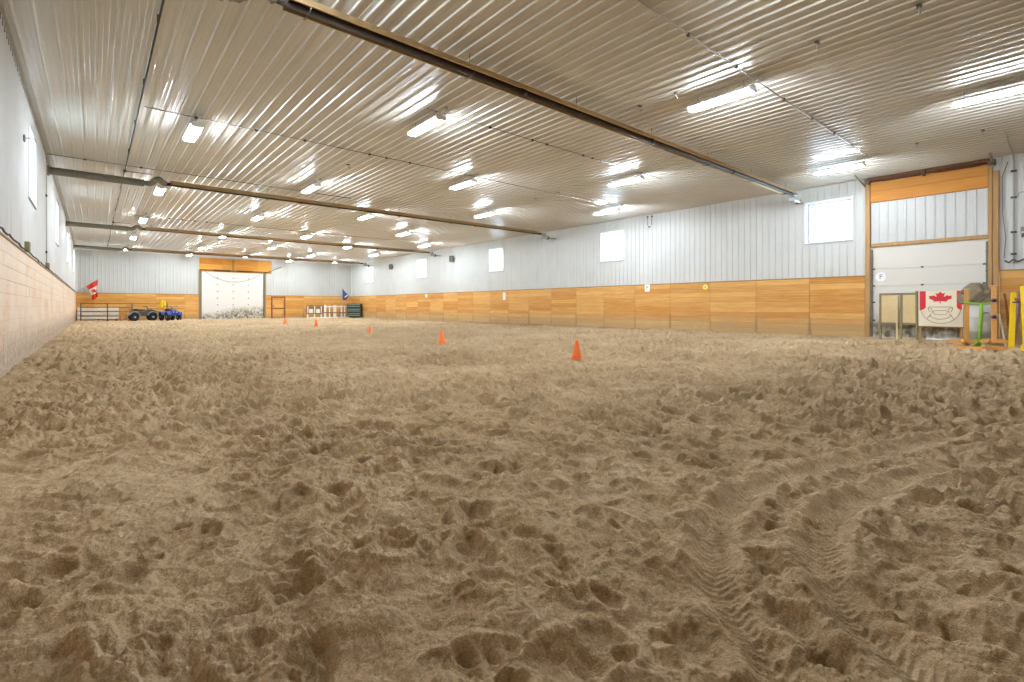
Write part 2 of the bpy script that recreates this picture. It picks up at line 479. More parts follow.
def chain(x, y, pts):
    """distance to, and arc length along, a polyline"""
    best = np.full(x.shape, 1e9); arc = np.zeros_like(x); side = np.zeros_like(x); L = 0.
    for (x0, y0), (x1, y1) in zip(pts, pts[1:]):
        l = math.hypot(x1 - x0, y1 - y0); ux, uy = (x1 - x0) / l, (y1 - y0) / l
        t = np.clip((x - x0) * ux + (y - y0) * uy, 0, l)
        dx, dy = x - x0 - t * ux, y - y0 - t * uy; d = np.hypot(dx, dy); k = d < best
        best = np.where(k, d, best); arc = np.where(k, L + t, arc); side = np.where(k, dx * -uy + dy * ux, side); L += l
    return best, arc, side
def smooth_line(p, n=6):
    q = []
    p = [p[0]] + list(p) + [p[-1]]
    for i in range(1, len(p) - 2):
        for k in range(n):
            t = k / n; a, b, c, d = p[i - 1:i + 3]
            q.append(tuple(.5 * (2 * b[j] + (c[j] - a[j]) * t + (2 * a[j] - 5 * b[j] + 4 * c[j] - d[j]) * t * t + (3 * b[j] - a[j] - 3 * c[j] + d[j]) * t ** 3) for j in (0, 1)))
    return q + [p[-2]]
RUTS = [smooth_line([(5.6, .55), (4.9, .78), (4.19, .95), (3.67, 1.06), (2.95, 1.20), (2.36, 1.17), (1.94, 1.01), (1.7, .83), (1.52, .64), (1.36, .42)]),
        smooth_line([(5.2, .12), (4.6, .38), (3.95, .59), (3.53, .70), (2.95, .80), (2.52, .79), (2.18, .67), (1.95, .53), (1.81, .39), (1.65, .16)])]

def ground(x, y):
    r = np.hypot(x, y)
    warp = .05 * fbm(x * 3, y * 3, 90, 2)
    X, Y = x + warp, y + .05 * fbm(x * 3, y * 3, 120, 2)
    # the part by the left wall is raked flatter
    flat = np.clip(1 - np.hypot((x - .05) / 1.0, (y - 4.0) / 1.5), 0, 1); flat = np.clip(flat * 2.2, 0, 1)
    rut = np.full(x.shape, 1e9)
    for p in RUTS: rut = np.minimum(rut, chain(x, y, p)[0])
    calm = 1 - .75 * flat
    calm = calm * (1 - .7 * np.exp(-(rut / .16) ** 2))
    far = np.clip((r - 3.0) / 5.0, 0, 1)                                     # the track the horses use most is cut up deeper
    inrut = np.exp(-(rut / .10) ** 4)
    rub = (1 - .75 * inrut) * (1 - .55 * flat)
    h = (.060 + .03 * far) * fbm(x * 2.0, y * 2.0, 5, 3) * (1 - .4 * inrut)
    h += .015 * fbm(x * .4, y * .4, 44, 2)
    rough = np.clip(.9 + 1.4 * fbm(x * .8, y * .8, 77, 2), .5, 1.35) * (1 + .6 * far)       # some stretches are more trampled
    jx = .025 * fbm(x * 9, y * 9, 140, 2); jy = .025 * fbm(x * 9, y * 9, 160, 2)
    X, Y = X + jx, Y + jy
    pt = rough * calm * pits(X, Y, .275, 300, .052, .092, .056, .80)
    pt += rough * calm * pits(X + 7.3, Y - 2.1, .40, 411, .080, .130, .054, .70)
    pt += calm * pits(X - 3.1, Y + 9.4, .17, 522, .028, .050, .028, .5)
    h += np.where(pt > 0, (.028 + .03 * far) * np.tanh(pt / (.028 + .03 * far)), .10 * np.tanh(pt / .10))
    # clods: rounded lumps with sharp creases between them, down to crumbs
    c, q = math.cos(.7), math.sin(.7); b = np.zeros_like(x); bx, by = X, Y; f = 4.6; amp = .050
    for k in range(5):
        b += amp * (np.abs(vnoise(bx * f, by * f, 200 + k * 13)) * 2 - .5)
        bx, by = bx * c - by * q + 1.7, bx * q + by * c - 2.3; f *= 2.1; amp *= .60
    h += rub * rough * b
    h += rub * .016 * np.clip(fbm(x * 27, y * 27, 71, 3) - .0, 0, 1)
    # tyre ruts with lug marks
    for p in RUTS:
        d, a, sd = chain(x, y, p)
        w = .072
        h -= .030 * np.exp(-(d / w) ** 4)
        h += .018 * np.exp(-((d - .125) / .035) ** 2)
        lug = np.sin((a + np.abs(sd) * .8) * 2 * PI / .036)
        h += .0042 * lug * np.exp(-(d / w) ** 6)
    # faint rake lines on the flat part
    h += flat * .010 * np.sin((x * .45 + y) * 2 * PI / .5 + 2 * fbm(x, y, 33, 2)) ** 3
    return h

def build_floor():
    va = math.radians(90 - 40.39)
    fine = np.linspace(va - math.radians(54), va + math.radians(54), 1250)
    rest = np.linspace(fine[-1], fine[0] + 2 * PI, 62)[1:-1]
    th = np.concatenate([fine, rest]); nt_ = len(th)
    r = [.25]
    while r[-1] < 1.0: r.append(r[-1] * 1.035)
    while r[-1] < 66: r.append(r[-1] * (1.0032 if r[-1] < 12 else 1.006 if r[-1] < 30 else 1.014))
    r = np.array(r); nr = len(r)
    R, T = np.meshgrid(r, th, indexing='ij')
    x = R * np.cos(T); y = R * np.sin(T)
    # everything past the walls is drawn in to the wall line
    s = np.ones_like(x)
    for c, lo, hi in ((x, XL, XR), (y, YN, YF)):
        with np.errstate(divide='ignore', invalid='ignore'):
            s = np.minimum(s, np.where(c > hi, hi / c, 1)); s = np.minimum(s, np.where(c < lo, lo / c, 1))
    x = x * s; y = y * s
    z = ground(x.ravel(), y.ravel()).reshape(x.shape)
    edge = np.minimum(np.minimum(x - XL, XR - x), np.minimum(y - YN, YF - y))
    z = z * np.clip(.35 + edge / .8, 0, 1) + .03 * np.exp(-(edge / .5) ** 2)
    v = np.stack([x, y, z], -1).reshape(-1, 3)
    v = np.vstack([v, [[0, 0, 0]]])
    i = np.arange(nr - 1)[:, None]; j = np.arange(nt_)[None, :]; j2 = (j + 1) % nt_
    keep = (s[:-1, :] >= 1) | (s[:-1][:, (np.arange(nt_) + 1) % nt_] >= 1)
    q = np.stack([i * nt_ + j, i * nt_ + j2 + 0 * i, (i + 1) * nt_ + j2, (i + 1) * nt_ + j], -1)[..., ::1]
    q = q[keep]
    q = q[:, ::-1]                                   # counter-clockwise seen from above
    q = q[:, [0, 3, 2, 1]] if False else q
    tri = np.stack([np.full(nt_, nr * nt_), np.arange(nt_), (np.arange(nt_) + 1) % nt_], -1)
    me = bpy.data.meshes.new('floor')
    me.vertices.add(len(v)); me.vertices.foreach_set('co', v.astype(np.float32).ravel())
    nq, n3 = len(q), len(tri)
    me.loops.add(nq * 4 + n3 * 3)
    me.loops.foreach_set('vertex_index', np.concatenate([q.ravel(), tri.ravel()]).astype(np.int32))
    me.polygons.add(nq + n3)
    st = np.concatenate([np.arange(nq) * 4, nq * 4 + np.arange(n3) * 3]).astype(np.int32)
    me.polygons.foreach_set('loop_start', st)
    me.polygons.foreach_set('use_smooth', np.ones(nq + n3, dtype=bool))
    me.update(calc_edges=True); me.validate()
    if me.polygons[0].normal.z < 0: me.flip_normals()
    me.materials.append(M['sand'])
    o = bpy.data.objects.new('floor', me); COL.objects.link(o)
    return struct(o)
build_floor()

def zg(x, y):
    return float(ground(np.array([float(x)]), np.array([float(y)]))[0])

# ------------------------------------------------------------------ CEILING + WALLS
def build_ceiling():
    pr = rib_profile(XL - .1, XR + .1, XL + .14, .026); mb = MB(); n = len(pr)
    ys = [YN] + [3.0 + 9.1 * k for k in range(-0, 5)] + [YF]
    for y0, y1 in zip(ys, ys[1:]):
        vs = [(x, y0, ZC - h) for x, h in pr] + [(x, y1, ZC - h - .004) for x, h in pr]
        mb.add(vs, [(i, i + 1, n + i + 1, n + i) for i in range(n - 1)])
    return struct(mb.build('ceiling', M['ceiling'], fix=False))
build_ceiling()

WZ0, WZ1 = 3.26, 4.64
WIN_R = [(5.14, 6.50), (14.38, 15.72), (23.42, 24.76), (32.62, 33.92), (41.95, 43.25)]
WIN_L = [(13.97, 15.33), (23.05, 24.40), (32.40, 33.75), (41.80, 43.15)]
DR = (1.80, 4.68)           # big door in the right wall
DF = (6.58, 11.32)          # big door in the far wall
struct(ribbed_wall(MB(), YN, YF, KZ - .05, ZC, [(a, b, WZ0, WZ1) for a, b in WIN_L], lambda a, h, z: (XL + h, a, z)).build('wall_left', M['wall_old'], fix=False))
struct(ribbed_wall(MB(), YN, YF, KZ - .05, ZC, [(a, b, WZ0, WZ1) for a, b in WIN_R] + [(DR[0], DR[1], 0, ZC)], lambda a, h, z: (XR - h, a, z)).build('wall_right', M['wall'], fix=False))
struct(ribbed_wall(MB(), XL, XR, KZ - .1, ZC, [(DF[0], DF[1], 0, 3.97)], lambda a, h, z: (a, YF - h, z)).build('wall_far', M['wall'], fix=False))
struct(ribbed_wall(MB(), XL, XR, -.05, ZC, [], lambda a, h, z: (a, YN + h, z)).build('wall_near', M['wall'], fix=False))

def kick(name, place, a, b, mat, joints, skip=(), back=None):
    """horizontal boards over dark backing: place(along, out, z)"""
    mb = MB()
    cuts = [a] + [j for j in joints if a + .05 < j < b - .05] + [b]
    nb = 10; bh = KZ / nb
    for s, e in zip(cuts, cuts[1:]):
        if any(s < k[1] - .01 and e > k[0] + .01 for k in skip):
            continue
        for k in range(nb):
            z0 = k * bh - (.08 if k == 0 else 0); z1 = (k + 1) * bh
            off = random.uniform(0, .003); g = .0022
            p = [place(s + g, .0, z0 + g * .6), place(e - g, .038 + off, z1 - g * .6)]
            lo = [min(p[0][i], p[1][i]) for i in range(3)]; hi = [max(p[0][i], p[1][i]) for i in range(3)]
            mb.box(lo, hi, .0025, mi=0)
        p = [place(s, -.01, -.08), place(e, .026, KZ - .01)]
        mb.box([min(p[0][i], p[1][i]) for i in range(3)], [max(p[0][i], p[1][i]) for i in range(3)], 0, mi=1)
    return struct(mb.build(name, [mat, back or M['dark']]))
J = [6.38 + 1.83 * k for k in range(-8, 24)]
kick('baseboard_left', lambda a, o, z: (XL + o, a, z), YN, YF, M['kick_l'], J, back=M['kick_l'])
kick('baseboard_right', lambda a, o, z: (XR - o, a, z), DR[1] + .07, YF, M['kick_r'], J)
kick('baseboard_near_right', lambda a, o, z: (XR - o, a, z), YN, DR[0] - .18, M['kick_r'], J)
kick('baseboard_near', lambda a, o, z: (a, YN + o + .02, z), XL, XR, M['kick_f'], [])
kick('baseboard_far_left', lambda a, o, z: (a, YF - o, z), XL, DF[0] - .12, M['kick_f'], [-1.02 + 2.44 * k for k in range(9)])
kick('baseboard_far_right', lambda a, o, z: (a, YF - o, z), DF[1] + .12, XR, M['kick_f'], [DF[1] + .12 + 1.95 * k for k in range(9)])

def long_trim(n, lo, hi, mat, bev=.006):
    return struct(MB().box(lo, hi, bev).build('trim_%d' % n, mat))
long_trim(1, (XL, YN, KZ - .005), (XL + .055, YF, KZ + .03), M['trim_wood'])
long_trim(2, (XR - .055, DR[1] + .07, KZ - .005), (XR, YF, KZ + .03), M['trim_wood'])
long_trim(3, (XR - .055, YN, KZ - .005), (XR, DR[0] - .18, KZ + .03), M['trim_wood'])
long_trim(4, (XL, YF - .055, KZ - .005), (DF[0] - .1, YF, KZ + .03), M['trim_wood'])
long_trim(5, (DF[1] + .1, YF - .055, KZ - .005), (XR, YF, KZ + .03), M['trim_wood'])
# open rib ends under the ceiling: a dark closure strip behind the ribs of each side wall
long_trim(6, (XL - .01, YN, ZC - .09), (XL + .010, YF, ZC - .02), M['dark'], 0)
long_trim(8, (XL + .1, YF - .03, ZC - .06), (XR, YF - .021, ZC - .02), M['housing'], 0)
# corner flashing by the left far corner and the right far corner
long_trim(9, (XL, YF - .09, KZ + .03), (XL + .09, YF, ZC - .02), M['housing'])
long_trim(10, (XR - .07, YF - .07, KZ + .03), (XR, YF, ZC - .02), M['housing'])

# ------------------------------------------------------------------ WINDOWS
def window(n, side, a, b):
    w = shell('window_%d' % n)
    s = 1 if side == 'l' else -1; X = XL if side == 'l' else XR
    P = lambda o, y, z: (X + s * o, y, z)
    def bx(mb, o0, o1, y0, y1, z0, z1, bev=.004):
        p, q = P(o0, y0, z0), P(o1, y1, z1)
        mb.box([min(p[i], q[i]) for i in range(3)], [max(p[i], q[i]) for i in range(3)], bev)
    t = .05
    f = MB()          # trim flange on the sheet + deep reveal
    for y0, y1, z0, z1 in ((a - t, a + .01, WZ0 - t, WZ1 + t), (b - .01, b + t, WZ0 - t, WZ1 + t), (a, b, WZ1 - .01, WZ1 + t), (a, b, WZ0 - t, WZ0 + .01)):
        bx(f, -.20, .030, y0, y1, z0, z1)
    f.build('window_frame', M['white_frame'], w)
    sa = MB(); u = .055
    for y0, y1, z0, z1 in ((a + .01, a + .01 + u, WZ0, WZ1), (b - .01 - u, b - .01, WZ0, WZ1), (a + .01, b - .01, WZ1 - u, WZ1), (a + .01, b - .01, WZ0, WZ0 + u)):
        bx(sa, -.18, -.10, y0, y1, z0, z1)
    sa.build('window_sash', M['sash'], w)
    si = MB(); bx(si, -.08, .045, a - t, b + t, WZ0 - t - .02, WZ0 - t + .015); si.build('window_sill', M['sill'], w)
    g = MB(); bx(g, -.145, -.138, a + .05, b - .05, WZ0 + .04, WZ1 - .04, 0); g.build('window_glass', M['pane'], w)
k = 1
for a, b in WIN_R: window(k, 'r', a, b); k += 1
for a, b in WIN_L: window(k, 'l', a, b); k += 1

# ------------------------------------------------------------------ DOOR in the right wall
def door_right():
    d = shell('door_1')
    y0, y1 = DR
    # timber surround
    for nm, lo, hi in (('door_post', (XR - .07, y1 - .07, -.06), (XR + .06, y1 + .06, 5.06)),
                       ('door_post', (XR - .07, y0 - .04, -.06), (XR + .06, y0 + .045, 5.12)),
                       ('door_post', (XR - .10, y0 - .17, -.06), (XR + .06, y0 - .055, 4.80))):
        MB().box(lo, hi, .008).build(nm, M['stud'], d)
    MB().box((XR - .05, y0 + .05, 4.37), (XR + .06, y1 - .08, 4.72), .006).box((XR - .045, y0 + .05, 4.725), (XR + .06, y1 - .08, 5.02), .006).build('door_header', M['pine_y'], d)
    MB().box((XR - .06, y0 + .05, 2.93), (XR + .06, y1 - .09, 3.04), .008).build('door_beam', M['stud'], d)
    # ribbed infill between header and beam
    mb = MB(); ribbed_wall(mb, y0 + .05, y1 - .08, 3.0, 4.40, [], lambda a, h, z: (XR + .03 - h, a, z), phase=.05)
    mb.build('door_infill', M['wall'], d, fix=False)
    # closing strip up to the ceiling
    MB().box((XR, y0 - .05, 4.98), (XR + .06, y1 + .1, ZC), 0).build('door_top_strip', M['brown_wood'], d)
    zs = [-.08, .575, 1.15, 1.68, 2.22, 2.95]
    for z0, z1 in zip(zs, zs[1:]):
        mb = MB(); mb.box((XR + .01, y0 + .04, z0 + .002), (XR + .055, y1 - .06, z1 - .002), .005)
        o = mb.build('door_section', M['door_r'], d)
    MB().box((XR + .06, y0 - .2, -.1), (XR + .10, y1 + .12, ZC), 0).build('leak_backing', M['door_r'], d)  # added unseen sheet, stops outside light leaking round the sections
    for z in zs[1:-1]:
        for y in (y0 + .13, (y0 + y1) / 2 + .06, y1 - .16):
            MB().box((XR - .012, y - .035, z - .022), (XR + .02, y + .035, z + .022), .006).build('hinge', M['clip'], d)
    for y in (y0 + .075, y1 - .115):
        mb = MB(); mb.box((XR - .05, y - .022, -.05), (XR - .035, y + .022, 2.85), .003)
        mb.box((XR - .05, y - .022, -.05), (XR - .0, y - .016, 2.85), .0)
        for k in range(5): mb.box((XR - .036, y - .03, .35 + k * .55), (XR + .0, y + .03, .39 + k * .55), .003)
        mb.build('door_track', M['steel_track'], d)
    MB().tube([(XR - .12, y0 - .06, 5.04), (XR - .12, y1 - .05, 5.04)], .022, 10).build('torsion_shaft', M['rust'], d)
    for a, b in ((y0 + .2, y0 + 1.2), (y1 - 1.35, y1 - .35)):
        pts = []
        n = int((b - a) / .012)
        MB().lathe([(.045 + .006 * (i % 2), a + i * .024 - a) for i in range(int((b - a) / .024))], 12, (XR - .12, a, 5.04), 'y').build('torsion_spring', M['rust'], d)
    for y in (y0 - .08, y1 - .06, (y0 + y1) / 2):
        MB().box((XR - .16, y - .025, 4.96), (XR - .0, y + .025, 5.12), .006).build('bracket', M['clip'], d)
    for y in (y0 + .02, y1 - .02):
        MB().lathe([(.03, 0), (.075, .004), (.075, .03), (.05, .034), (.05, .05), (.075, .054), (.075, .08), (.03, .085)], 18, (XR - .12, y - .04, 5.04), 'y').build('cable_drum', M['conduit_dark'], d)
    # angled brace from door corner up to the ceiling (track hanger)
    MB().tube([(XR - .1, y1 + .05, 4.92), (XR - .9, y1 + .12, 5.15)], .022, 8).build('track_hanger', M['conduit_dark'], d)
    MB().tube([(XR - .1, y0 - .05, 5.00), (XR - .7, y0 - .05, 5.16)], .03, 8).build('track_hanger', M['conduit_dark'], d)
door_right()

# ------------------------------------------------------------------ DOOR in the far wall
def door_far():
    d = shell('door_2')
    x0, x1 = DF
    for x in (x0 - .13, x1 - .01):
        MB().box((x, YF - .10, -.06), (x + .14, YF + .06, 3.98), .008).build('door_post', M['olive'], d)
    MB().box((x0 - .08, YF - .07, 3.90), (11.9, YF - .024, 4.45), .008).box((x0 - .08, YF - .07, 4.455), (11.9, YF - .024, 5.02), .008).build('door_header', M['pine_x'], d)
    MB().box((x0 + 2.26, YF - .12, 4.0), (x0 + 2.40, YF - .06, 4.95), .006).build('centre_bracket', M['stud'], d)
    zs = [-.08, .62, 1.18, 1.74, 2.30, 2.86, 3.42, 3.97]
    for z0, z1 in zip(zs, zs[1:]):
        MB().box((x0, YF + .005, z0 + .002), (x1, YF + .05, z1 - .002), .005).build('door_section', M['door_f'], d)
    MB().box((x0 - .1, YF + .055, -.1), (x1 + .1, YF + .09, 4.0), 0).build('leak_backing', M['door_f'], d)  # unseen sheet added against light leaking in behind the far door
    for z in zs[1:-1]:
        for x in (x0 + 1.2, x0 + 2.35, x0 + 3.5):
            MB().box((x - .045, YF - .02, z - .03), (x + .045, YF + .01, z + .03), .006).build('hinge', M['clip'], d)
    for x in (x0 + .02, x1 - .07):
        mb = MB(); mb.box((x, YF - .05, -.05), (x + .05, YF - .03, 3.9), .004)
        for k in range(7): mb.box((x - .01, YF - .035, .3 + k * .53), (x + .06, YF + .01, .35 + k * .53), .003)
        mb.build('door_track', M['steel_track'], d)
    MB().tube([(x0 - .1, YF - .16, 4.02), (x1 + .25, YF - .16, 4.02)], .03, 8).build('torsion_shaft', M['clip'], d)
    MB().tube([(x0 + .9, YF - .16, 4.02), (x0 + 2.1, YF - .16, 4.02)], .06, 10).build('torsion_spring', M['rust'], d)
    MB().tube([(x0 + 2.6, YF - .16, 4.02), (x0 + 3.8, YF - .16, 4.02)], .06, 10).build('torsion_spring', M['rust'], d)
    sag = [(x0 + .3 + (x1 - x0 - .5) * t, YF - .03, 3.9 - 3.4 * .95 * t * (1 - t)) for t in [i / 14 for i in range(15)]]
    MB().tube(sag, .018, 6).build('pull_rope', M['conduit_dark'], d)
    MB().tube([(x1 + .05, YF - .12, 3.95), (x1 + 1.35, YF - .3, 4.55)], .035, 8).build('track_hanger', M['conduit_dark'], d)
door_far()

# plank walk-through door beside the big far door
def door_small():
    d = shell('door_3'); x0, x1 = 11.93, 12.98
    for lo, hi in (((x0 - .06, YF - .10, -.06), (x0 + .05, YF - .035, 1.93)), ((x1 - .05, YF - .10, -.06), (x1 + .06, YF - .035, 1.93)), ((x0 + .05, YF - .10, 1.82), (x1 - .05, YF - .035, 1.93))):
        MB().box(lo, hi, .006).build('door_jamb', M['brown_wood'], d)
    mb = MB()
    for k in range(7): mb.box((x0 + .06, YF - .075, -.04 + k * .263), (x1 - .06, YF - .046, .215 + k * .263), .006)
    mb.build('door_leaf', M['kick_f'], d)
    MB().box((x0 + .06, YF - .095, .82), (x1 - .06, YF - .075, .92), .005).build('door_rail', M['brown_wood'], d)
    MB().box((x0 + .10, YF - .12, 1.0), (x0 + .16, YF - .09, 1.16), .008).build('door_handle', M['clip'], d)
door_small()

# ------------------------------------------------------------------ CEILING LIGHTS
def make_light():
    t = thing('ceiling_light', '', 'light', (0, 0, 0), 0, 'twin-tube ceiling lights')
    L = .63
    # shallow white tray, wings sloping down
    prof = [(-.125, -.006), (-.118, .004), (-.055, .052), (.055, .052), (.118, .004), (.125, -.006), (.129, .0), (.120, .012), (.058, .064), (-.058, .064), (-.120, .012), (-.129, .0)]
    MB().prism(prof, lambda u, v, w: (u, -L + w, v), 2 * L).build('housing', M['housing'], t)
    MB().box((-.034, -L + .02, -.03), (.034, L - .02, .052), .010).build('ballast_cover', M['housing'], t)
    for x in (-.088, .088):
        o = MB().tube([(x, -.585, -.030), (x, .585, -.030)], .0195, 12).build('tube', M['tube_lit'], t)
        for y in (-.60, .60):
            MB().box((x - .02, y - .014, -.052), (x + .02, y + .014, .022), .004).build('lamp_holder', M['housing'], o)
    for y in (-.625, .625):
        MB().prism([(-.128, -.006), (-.056, .064), (.056, .064), (.128, -.006), (.10, -.055), (-.10, -.055)], lambda u, v, w, y=y: (u, y - .006 + w, v), .012).build('end_plate', M['housing'], t)
    for y in (-.45, .45):
        MB().tube([(0, y, .06), (.012, y, .10), (0, y, .14), (0, y, .205)], .006, 6).build('hanger', M['wire'], t)
    MB().tube([(0, -.55, .05), (.02, -.60, .10), (.05, -.70, .15), (.05, -.72, .19)], .012, 6).build('power_cord', M['housing'], t)
    MB().box((.01, -.77, .14), (.09, -.68, .205), .01).build('outlet_box', M['conduit'], t)
    return t
light0 = make_light(); first = True
LZ = 4.965
COLS = [('in the leftmost row', 1.71, [5.75, 13.19, 20.51, 27.9, 35.3, 42.6]),
        ('in the second row from the left', 5.53, [2.0, 9.42, 16.89, 23.94, 31.3, 38.7, 44.3]),
        ('in the middle row', 9.10, [4.57, 13.15, 20.61, 28.51, 35.6, 42.8]),
        ('in the fourth row from the left', 12.79, [1.12, 9.51, 16.82, 24.11, 31.68, 39.0, 44.5]),
        ('in the row along the right wall', 16.28, [4.67, 13.06, 27.89, 35.4, 42.9])]
ORD = ['nearest', 'second nearest', 'third nearest', 'fourth nearest', 'fifth nearest', 'sixth nearest', 'seventh nearest', 'eighth nearest']
def in_view(x, y):
    s, c = math.sin(.704922), math.cos(.704922); zc = x * s + y * c; xc = x * c - y * s
    return zc > .5 and 0 < 512 + 491.39 * xc / zc < 1024 and 307 - 491.39 * (LZ - 1) / zc > 0
for nm, x, ys in COLS:
    k = 0
    for y in ys:
        if in_view(x, y):
            lab = 'twin-tube ceiling light %s, %s to the camera' % (nm, ORD[k]); k += 1
        else:
            lab = 'twin-tube ceiling light %s, above the top of view' % nm if y > -1 else 'twin-tube ceiling light %s, behind the camera' % nm
        if first: o = light0; first = False; o.location = (x, y, LZ); o['label'] = lab
        else: o = dup(light0, (x, y, LZ), None, lab)

# ------------------------------------------------------------------ TUBE HEATERS
def corr_duct(pts, r):
    """corrugated duct along a path"""
    out, rad = [], []
    for a, b in zip(pts, pts[1:]):
        a, b = Vector(a), Vector(b); n = max(2, int((b - a).length / .03))
        for i in range(n):
            out.append(a.lerp(b, i / n)); rad.append(r * (1.06 if len(out) % 2 else .92))
    out.append(Vector(pts[-1])); rad.append(r)
    return MB().tube(out, rad, 14)
def heater(y, x0, x1, z, label, far_box=True):
    t = thing('tube_heater', label, 'heater', (0, y, z), 0, 'infrared tube heaters under the ceiling')
    prof = [(-.045, .118), (.045, .118), (.128, .078), (.165, -.020), (.157, -.022), (.121, .071), (.042, .110), (-.042, .110), (-.121, .071), (-.157, -.022), (-.165, -.020), (-.128, .078)]
    MB().prism(prof, lambda u, v, w: (x0 + w, u, v), x1 - x0).build('reflector', M['alu'], t)
    MB().tube([(x0 - .12, 0, 0), (x1 + .35, 0, 0)], .052, 14).build('radiant_tube', M['burnt'], t)
    for x in (x0, x1):
        MB().prism([(-.04, .114), (.04, .114), (.12, .073), (.16, -.018), (-.16, -.018), (-.12, .073)], lambda u, v, w: (x - .006 + w, u, v), .012).build('end_cap', M['burnt'], t)
    n = max(3, int(round((x1 - x0) / 2.6)))
    for k in range(n + 1):
        x = x0 + .25 + (x1 - x0 - .5) * k / n
        MB().tube([(x, 0, .13), (x, .0, .31 + 5.19 - 5.19)], .005, 6).tube([(x, -.165, -.04), (x, -.10, -.075), (x, .10, -.075), (x, .165, -.04)], .008, 6).build('hanger', M['clip'], t)
    for k in range(1, 4):
        x = x0 + (x1 - x0) * k / 4
        MB().tube([(x - .06, 0, 0), (x + .06, 0, 0)], .062, 14).build('tube_coupling', M['burnt'], t)
    # exhaust: corrugated duct from the left wall, elbow up into the tube
    elb = [(x0 - .14, -.0, 0), (x0 - .22, -.04, .03), (x0 - .30, -.12, .10), (x0 - .38, .02, .10), (x0 - .46, .16, .02), (x0 - .52, .22, -.01), (x0 - .66, .25, -.01)]
    corr_duct([(XL + .02, .36, .02), (x0 - .66, .25, -.01)], .112).build('exhaust_duct', M['duct'], t)
    corr_duct(elb, .085).build('exhaust_elbow', M['duct'], t)
    MB().tube([(XL - .01, .36, .02), (XL + .05, .36, .02)], .15, 18).build('wall_collar', M['duct'], t)
    # burner at the right
    MB().tube([(x1 + .30, 0, 0), (x1 + .62, 0, 0)], .075, 16).build('burner_cup', M['rim'], t)
    MB().box((x1 + .32, -.10, -.24), (x1 + .74, .10, -.09), .02).build('burner_box', M['rim'], t)
    MB().lathe([(.085, 0), (.10, .02), (.10, .09), (.085, .11)], 18, (x1 + .72, 0, -.165), 'x').build('blower', M['clip'], t)
    MB().tube([(x1 + .83, 0, -.165), (XR - .02, .0, -.165)], .035, 10).build('air_pipe', M['conduit_dark'], t)
heater(6.62, 1.87, 17.95, 4.87, 'long tube heater nearest the camera, crossing the ceiling at upper centre')
heater(18.85, 1.85, 17.75, 4.87, 'second tube heater from the camera, with thick grey duct at the left wall')
heater(30.5, 1.95, 17.9, 4.87, 'third tube heater from the camera, crossing in front of the farthest one')
heater(42.0, 1.95, 18.0, 4.87, 'farthest tube heater, crossing before the big white far door')

# gas pipe along the ceiling with a branch to each heater
gp = thing('gas_pipe', 'thin black gas pipe running the length of the ceiling near the left wall', 'pipe', (.70, 0, 5.06))
MB().tube([(0, 5.2, 0), (0, 42.9, 0)], .014, 8).build('main_pipe', M['black_pipe'], gp)
for y in (6.52, 18.75, 30.4, 41.9):
    MB().tube([(0, y - .1, 0), (.62, y - .1, -.0), (.66, y - .1, -.02)], .011, 8).build('branch_pipe', M['black_pipe'], gp)
    MB().box((-.04, y - .14, -.04), (.04, y - .06, .04), .012).build('tee_fitting', M['black_pipe'], gp)
for k in range(14):
    MB().box((-.018, 6 + k * 2.6, .0), (.018, 6.03 + k * 2.6, .115), .004).build('pipe_clamp', M['clip'], gp)

# conduits crossing the ceiling
def conduit(y, x0, x1, r, mat, boxes, label):
    t = thing('electrical_conduit', label, 'conduit', (0, y, 5.15), 0, 'conduits across the ceiling')
    MB().tube([(x0, 0, 0), (x1, 0, 0)], r, 8).build('conduit_tube', mat, t)
    for x in boxes:
        MB().box((x - .030, -.022, -.028), (x + .030, .022, .022), .006).build('junction_clamp', M['clip'], t)
conduit(3.96, 1.0, 16.4, .013, M['conduit'], [6.89, 8.46, 10.49, 12.02, 13.48, 14.82], 'grey conduit crossing the ceiling nearest the camera, by the biggest light')
conduit(8.98, 5.3, 14.0, .010, M['conduit_dark'], [6.97, 8.3, 8.8, 10.2, 10.57], 'thin conduit crossing the ceiling just past the nearest tube heater')
conduit(12.68, .8, 16.5, .012, M['conduit_dark'], [1.7, 2.9, 4.0, 5.7, 6.2, 6.92], 'thin conduit crossing the ceiling past the nearest light at the left')
conduit(18.3, XL + .05, 7.5, .012, M['conduit_dark'], [-.2, 1.07], 'thin conduit crossing the ceiling just before the second tube heater')
conduit(28.0, 1.2, 16.4, .012, M['conduit_dark'], [2.2, 2.7, 3.2, 3.7, 4.2, 4.7, 8.1], 'thin conduit with a row of clamps crossing before the third tube heater')

# small hooks screwed into the ceiling
def make_hook():
    t = thing('ceiling_hook', '', 'hook', (0, 0, 0), 0, 'steel hooks screwed to the ceiling')
    MB().box((-.05, -.03, .08), (.05, .03, .10), .006).build('hook_plate', M['clip'], t)
    MB().tube([(0, 0, .08), (0, 0, .03), (.02, 0, .0), (.05, 0, .0), (.06, 0, .03)], .010, 8).build('hook_bend', M['conduit'], t)
    return t
HOOKS = [(8.68, 2.78, 'steel ceiling hook right of the nearest conduit, at the upper right'),
         (8.70, 1.53, 'steel ceiling hook nearest the camera, at the top right edge of the view'),
         (15.96, 2.85, 'steel ceiling hook above the big right-hand door, toward its left post'),
         (15.97, 1.63, 'steel ceiling hook above the right post of the big door'),
         (8.64, 5.22, 'steel ceiling hook just left of the largest ceiling light'),
         (8.63, 6.05, 'steel ceiling hook beside the nearest tube heater, left of the largest light'),
         (12.88, 13.75, 'left one of two steel ceiling hooks above the second right-hand window'),
         (12.85, 12.5, 'right one of two steel ceiling hooks above the second right-hand window'),
         (5.67, 14.07, 'steel ceiling hook right of the light between the two nearest tube heaters')]
h0 = make_hook()
